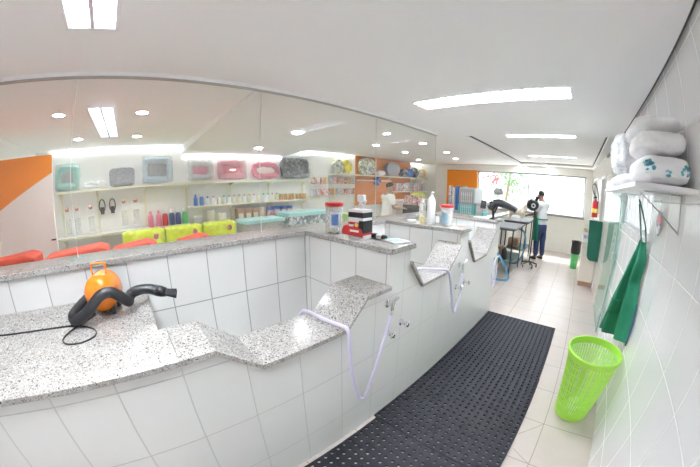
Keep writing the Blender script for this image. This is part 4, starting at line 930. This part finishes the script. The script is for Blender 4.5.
for i,(y0,y1) in enumerate(((-.19,.50),(.52,1.14),(1.16,1.75))):
    t = thing('pet_food_bag','lime yellow bag, %s of three lying on the display counter'%ordinal(i),'bag',(-4.7,(y0+y1)/2,.80),'lime yellow bags')
    n=40
    def P(u,v,y0=y0,y1=y1):
        # ribbed rounded pack lying on its side
        a=2*PI*v; f=lambda q:math.copysign(abs(q)**.45,q); y=y0+(y1-y0)*u
        e=min(1,min(u,1-u)*9)**.5; rib=1+.025*math.cos(u*2*PI*7)
        return (-4.7+.13*f(math.cos(a))*rib*(.55+.45*e), y, .96+.155*f(math.sin(a))*rib*(.80+.20*e))
    mb=MB().grid(P,n,24); mb.build('pack', M['lime_bag'], t, smooth=True)
    MB().sphere((-4.575,y1-.14,1.0),(.012,.06,.05),10,8).build('round_print', M['pack_a'], t, smooth=True)
def crate(label,y0,y1,z,h,body,top,x0=-4.85,x1=-4.4):
    t = thing('plastic_crate',label,'crate',((x0+x1)/2,(y0+y1)/2,z),'plastic crates with pale teal lids')
    MB().box((x0,y0,z),(x1,y1,z+h*.8)).build('box', body, t, bevel=.01); MB().box((x0-.015,y0-.015,z+h*.8),(x1+.015,y1+.015,z+h)).build('lid', top, t, bevel=.006)
crate('clear crate with pale teal lid next to the third lime bag',1.85,2.62,.80,.30,M['glass_clear'],M['teal_pale'])
crate('dark speckled crate with pale teal lid behind the canister',2.72,3.66,.80,.37,patch('dark speckled contents',[(.20,.24,.26),(.5,.55,.56),(.3,.36,.38),(.72,.75,.75)],20),M['teal_pale'])
# wire rack of packets
wr = thing('hanging_wire_rack','cream wire rack between the wrapped beds and the orange wall','rack',(-5.45,4.7,1.4))
mb = MB()
for k in range(7): mb.box((-5.47,4.02+k*.245,1.30),(-5.46,4.03+k*.245,1.91))
for z in (1.36,1.62,1.90): mb.box((-5.475,4.0,z),(-5.465,5.52,z+.012))
mb.build('wire_grid', M['cream_metal'], wr)
n_=0
for r_,z in enumerate((1.70,1.42)):
    for i in range(11):
        yy=4.05+i*.135; m_=['pack_a','pack_b','pack_c','tan','pack_a','pack_b'][(i*5+r_*2)%6]
        t = tag(MB().box((-5.44,yy-.05,z),(-5.40,yy+.05,z+.17)).build('hanging_packet', M[m_], bevel=.01),'%s hanging packet of the %s row on the wire rack'%(ordinal(i),('upper','lower')[r_]),'packet','packets on the wire rack')
# bags on the far upper shelf
for (y0,y1,h,m_,l,nm) in ((4.62,4.93,.36,'mix_bag','white and yellow speckled food bag at the near end of the far shelf','pet_food_bag'),(4.95,5.24,.37,'yellow_bag','plain yellow food bag between two speckled ones','pet_food_bag'),(5.58,6.20,.48,'mix_bag','largest speckled food bag in front of the orange wall','pet_food_bag'),(6.30,6.65,.15,'white_pl','small white packet beside the largest food bag','treat_packet'),(6.72,7.40,.44,'grey_plush','grey plush bag on the far shelf above the shopper','plush_bag'),(7.50,7.85,.27,'dark_plush','first dark bag on the far shelf','plush_bag'),(7.92,8.18,.30,'blue','blue bag on the far shelf','plush_bag'),(8.2,8.5,.35,'dark_plush','second dark bag, beside the blue one','plush_bag'),(8.52,8.78,.32,'mix_bag','grey speckled bag past the dark bags','plush_bag'),(8.8,9.02,.33,'tan','tan bag at the far end of the shelf','plush_bag')):
    t = pillow(nm,l,(-5.36,(y0+y1)/2,1.972+h/2),(.20,y1-y0,h),(0,0,0),int(y0*10),M[m_],'bags on the far shelf',exp=5,lump=.03)
for i in range(12):
    yy=7.3+i*.15; m_=['pack_b','grey','pack_a','pack_c'][i%4]
    tag(MB().box((-5.42,yy-.06,1.50),(-5.30,yy+.06,1.76+.02*(i%3))).build('treat_packet', M[m_], bevel=.01),'%s standing packet on the short shelf beyond the shopper'%ordinal(i),'packet','packets on the short far shelf')
t = pillow('pet_food_bag','lime bag under the short far shelf',(-5.2,8.4,1.352),(.24,.74,.22),(0,0,0),77,M['lime_bag'],'lime yellow bags',exp=5,lump=.02)
fc = thing('cashier_counter','pale cashier counter beyond the shopper under the far shelf','counter',(-5.1,7.6,0)); MB().box((-5.47,6.7,0),(-4.9,9.0,1.19)).build('body', M['beige_lam'], fc); MB().box((-5.48,6.68,1.19),(-4.86,9.03,1.23)).build('top', M['white_gloss'], fc)
fn = thing('wall_fan','small blue fan on the orange wall above the shopper','fan',(-5.4,6.4,1.78))
for a in range(5):
    d = Vector((0,math.cos(a*1.2566),math.sin(a*1.2566))); MB().tube([Vector((-5.40,6.4,1.80)),Vector((-5.40,6.4,1.80))+d*.13],[.015,.05],6).build('blade', M['blue'], fn, smooth=True)
MB().cyl((-5.48,6.4,1.80),(-5.38,6.4,1.80),.03,n=12).build('hub', M['blue'], fn)
tag(MB().box((-5.478,5.6,1.80),(-5.44,7.15,1.83)).build('slat_rail', M['white_pl']),'white hanging rail across the orange wall','rail')
gb = tag(MB().box((-4.9,4.35,.80),(-4.4,4.9,1.02)).build('green_box', pm('pale lime box',(.55,.75,.35),.5), bevel=.01),'pale lime box on the white plinth beside the shopper','box'); 
pl = tag(MB().box((-4.95,4.2,0),(-4.35,4.95,.80)).build('display_plinth', M['white_gloss'], bevel=.01),'square white plinth carrying the pale lime box','plinth')
# goods seen over the last divider: teal carriers and racks by the street window
def carrier(label,x,y,z,w,d,h,face):
    t = thing('pet_carrier',label,'pet carrier',(x,y,z))
    MB().box((x-w/2,y-d/2,z),(x+w/2,y+d/2,z+h*.45)).build('lower_shell', M['teal'], t, bevel=.03)
    MB().box((x-w/2+.01,y-d/2+.01,z+h*.46),(x+w/2-.01,y+d/2-.01,z+h)).build('upper_shell', M['grey'], t, bevel=.04)
    mb=MB()
    for k in range(6): mb.box((x-w*.3+k*w*.12,y-d/2-.012,z+h*.12),(x-w*.3+k*w*.12+.012,y-d/2-.002,z+h*.85))
    for k in range(4): mb.box((x-w*.32,y-d/2-.012,z+h*(.15+k*.2)),(x+w*.33,y-d/2-.002,z+h*(.15+k*.2)+.01))
    mb.build('grille_door', M['white_pl'], t)
ds = thing('display_stand','brown display stand carrying the pet carriers by the street window','stand',(-3.0,7.6,0))
MB().box((-3.7,7.2,0),(-2.42,8.2,.86)).build('body', M['brown'], ds); MB().box((-3.72,7.17,.86),(-2.40,8.23,.89)).build('top', M['grey'], ds)
carrier('grey and teal pet carrier on the brown display stand',-2.92,7.6,.89,.50,.75,.82,0)
carrier('low teal pet carrier at the end of the brown display stand',-2.54,7.50,.89,.24,.5,.42,0)
hd = thing('hood_dryer','grey domed dryer hood beside the teal carriers','dryer',(-2.2,7.9,0))
MB().lathe([(0,.13),(.08,.12),(.14,.06),(.16,0),(.15,-.01),(.12,-.06),(0,-.07)],(-2.2,7.9,1.62),20,sy=.8).build('hood', M['grey'], hd, smooth='auto')
MB().cyl((-2.2,7.9,0),(-2.2,7.9,1.58),.018,n=10).build('pole', M['steel'], hd); MB().lathe([(0,0),(.17,0),(.17,.02),(.03,.05),(0,.05)],(-2.2,7.9,0),20).build('base', M['grey'], hd)
for i in range(5):
    x=-4.05+i*.13; m_=['pack_c','white_pl','blue','pack_c','grey'][i]
    tag(MB().box((x-.05,8.55,.95),(x+.05,8.70,1.75-.06*(i%2))).build('rolled_mat', M[m_], bevel=.02),'%s upright blue and white roll in front of the orange facade'%ordinal(i),'roll','upright rolls by the orange facade')
rs = thing('roll_stand','low grey stand holding the upright rolls','stand',(-3.8,8.6,0)); MB().box((-4.2,8.45,0),(-3.4,8.8,.93)).build('body', M['grey'], rs); MB().box((-4.22,8.43,.93),(-3.38,8.82,.95)).build('top', M['white_gloss'], rs)
bs = thing('basket_stand','dark wire stand with pink packets beyond the middle divider','stand',(-4.35,6.9,0)); MB().box((-4.6,6.6,0),(-4.0,7.1,1.15)).build('body', M['black_metal'], bs)
for i in range(6):
    tag(MB().box((-4.57+i*.095,6.62,1.151),(-4.50+i*.095,6.72,1.42)).build('treat_packet', M['pack_b' if i%2 else 'pack_a'], bevel=.01),'%s pink packet on the dark wire stand'%ordinal(i),'packet','packets on the dark stand')
tag(MB().lathe([(0,0),(.14,0),(.19,.1),(.17,.11),(.13,.02),(0,.02)],(-2.3,6.4,.62),20).build('purple_bowl', pm('purple plastic',(.34,.20,.42),.4), smooth='auto'),'purple bowl on the stool behind the last divider','bowl')
st = thing('round_stool','grey stool behind the low wall carrying the purple bowl','stool',(-2.3,6.4,0)); MB().cyl((-2.3,6.4,.58),(-2.3,6.4,.62),.19,n=24).build('seat', M['grey'], st)
for a in range(4): MB().cyl((-2.3+.12*math.cos(a*PI/2),6.4+.12*math.sin(a*PI/2),.58),(-2.3+.17*math.cos(a*PI/2),6.4+.17*math.sin(a*PI/2),0),.012,n=8).build('leg', M['steel'], st)

# ------------------------------------------------------------------ street outside
struct(MB().box((-14,9.31,-.25),(8,26,-.15)).build('street_ground', M['asphalt']))
eb = thing('street_building','sunlit white building with pale blue windows across the street','building',(-2,19,-.15))
MB().box((-14,18,-.15),(8,20,7)).build('wall', M['ext_build'], eb)
for x,z in ((-4.5,2.6),(-2.6,2.6),(-7.5,2.6),(.0,.6)): MB().box((x,17.96,z),(x+1.1,18.0,z+1.0)).build('window', M['ext_win'], eb)
MB().box((-14,17.85,1.9),(8,18,2.1)).build('cornice', M['grey'], eb)
tr = thing('street_tree','leafy street tree with red blossom outside the window','tree',(-3.2,12.6,-.15))
MB().tube([(-3.2,12.6,-.15),(-3.15,12.6,1.2),(-3.0,12.55,2.2),(-2.8,12.5,3)],[.10,.08,.06,.03],8).build('trunk', M['bark'], tr, smooth=True)
rnd=random.Random(9); mb=MB()
for k in range(420):
    c_=Vector((-2.95+rnd.gauss(0,.55),12.5+rnd.gauss(0,.4),2.35+rnd.gauss(0,.55))); d1=Vector((rnd.uniform(-1,1),rnd.uniform(-1,1),rnd.uniform(-1,1))).normalized()*.10; d2=d1.orthogonal().normalized()*.045
    mb.add([c_-d1,c_+d2,c_+d1,c_-d2],[(0,1,2,3)])
mb.build('foliage', M['leaf'], tr)
mb=MB()
for k in range(26):
    c_=Vector((-3.55+rnd.gauss(0,.16),12.0+rnd.gauss(0,.1),2.15+rnd.gauss(0,.14))); mb.sphere(c_,.05,6,4)
mb.build('blossom', M['flower'], tr, smooth=True)
mc = thing('parked_motorcycle','dark parked motorcycle outside the window beyond the extinguisher','motorcycle',(0,13,-.15))
mx_,my_ = -.05,13.0
for dx_ in (-.62,.62): MB().tube([(mx_+dx_+.29*math.cos(a*PI/10),my_,.16+.29*math.sin(a*PI/10)) for a in range(20)],.05,8,closed=True).build('wheel', M['black'], mc, smooth=True)
MB().tube([(mx_-.62,my_,.16),(mx_-.3,my_,.45),(mx_+.2,my_,.55),(mx_+.45,my_,.75),(mx_+.62,my_,.16)],.05,8).build('frame', M['black_metal'], mc)
MB().sphere((mx_+.15,my_,.72),(.28,.13,.13)).build('fuel_tank', M['black'], mc, smooth=True); MB().box((mx_-.6,my_-.12,.66),(mx_-.08,my_+.12,.74)).build('seat', M['black'], mc, bevel=.03)
MB().tube([(mx_+.40,my_-.35,.98),(mx_+.46,my_,.92),(mx_+.40,my_+.35,.98)],.018,8).build('handlebar', M['black'], mc)

# ------------------------------------------------------------------ camera, world, sun
cd = bpy.data.cameras.new('camera'); cam = bpy.data.objects.new('camera', cd); COL.objects.link(cam); SC.camera = cam
yaw, pitch, roll, fpx, k3 = .7968, -.1768, .0085, 278.9732, -.0205
F = Vector((-math.sin(yaw)*math.cos(pitch), math.cos(yaw)*math.cos(pitch), math.sin(pitch)))
Rr = Vector((math.cos(yaw), math.sin(yaw), 0)); Uu = Rr.cross(F)
cr_, sr_ = math.cos(roll), math.sin(roll)
Rv, Uv = cr_*Rr+sr_*Uu, -sr_*Rr+cr_*Uu
cam.matrix_world = Matrix.Translation((0,0,1.7)) @ Matrix((Rv,Uv,-F)).transposed().to_4x4()
cd.type = 'PANO'; cd.panorama_type = 'FISHEYE_LENS_POLYNOMIAL'; cd.sensor_fit = 'HORIZONTAL'; cd.sensor_width = 36; cd.sensor_height = 24.017
fm = fpx*36/700
cd.fisheye_fov = math.radians(300)
cd.fisheye_polynomial_k0 = 0; cd.fisheye_polynomial_k1 = -1/fm; cd.fisheye_polynomial_k2 = 0; cd.fisheye_polynomial_k3 = -k3/fm**3; cd.fisheye_polynomial_k4 = 0
cd.clip_start = .02; cd.clip_end = 200
w = bpy.data.worlds.new('world'); SC.world = w; w.use_nodes = True
bg = w.node_tree.nodes['Background']; bg.inputs[0].default_value = (.92,.96,1,1); bg.inputs[1].default_value = 3
sl = bpy.data.lights.new('sun','SUN'); sl.energy = 3; sl.angle = .02; so = bpy.data.objects.new('sun', sl); COL.objects.link(so); so.rotation_euler = (math.radians(-35),math.radians(10),math.radians(20))
SC.view_settings.view_transform = 'Standard'; SC.view_settings.look = 'None'; SC.view_settings.gamma = 1; SC.view_settings.use_curve_mapping = False
SC.view_settings.exposure = 1.2
SC.cycles.use_denoising = True
SC.cycles.max_bounces = 16; SC.cycles.diffuse_bounces = 10; SC.cycles.transparent_max_bounces = 16
SC.cycles.caustics_reflective = False; SC.cycles.caustics_refractive = False; SC.cycles.sample_clamp_indirect = 8
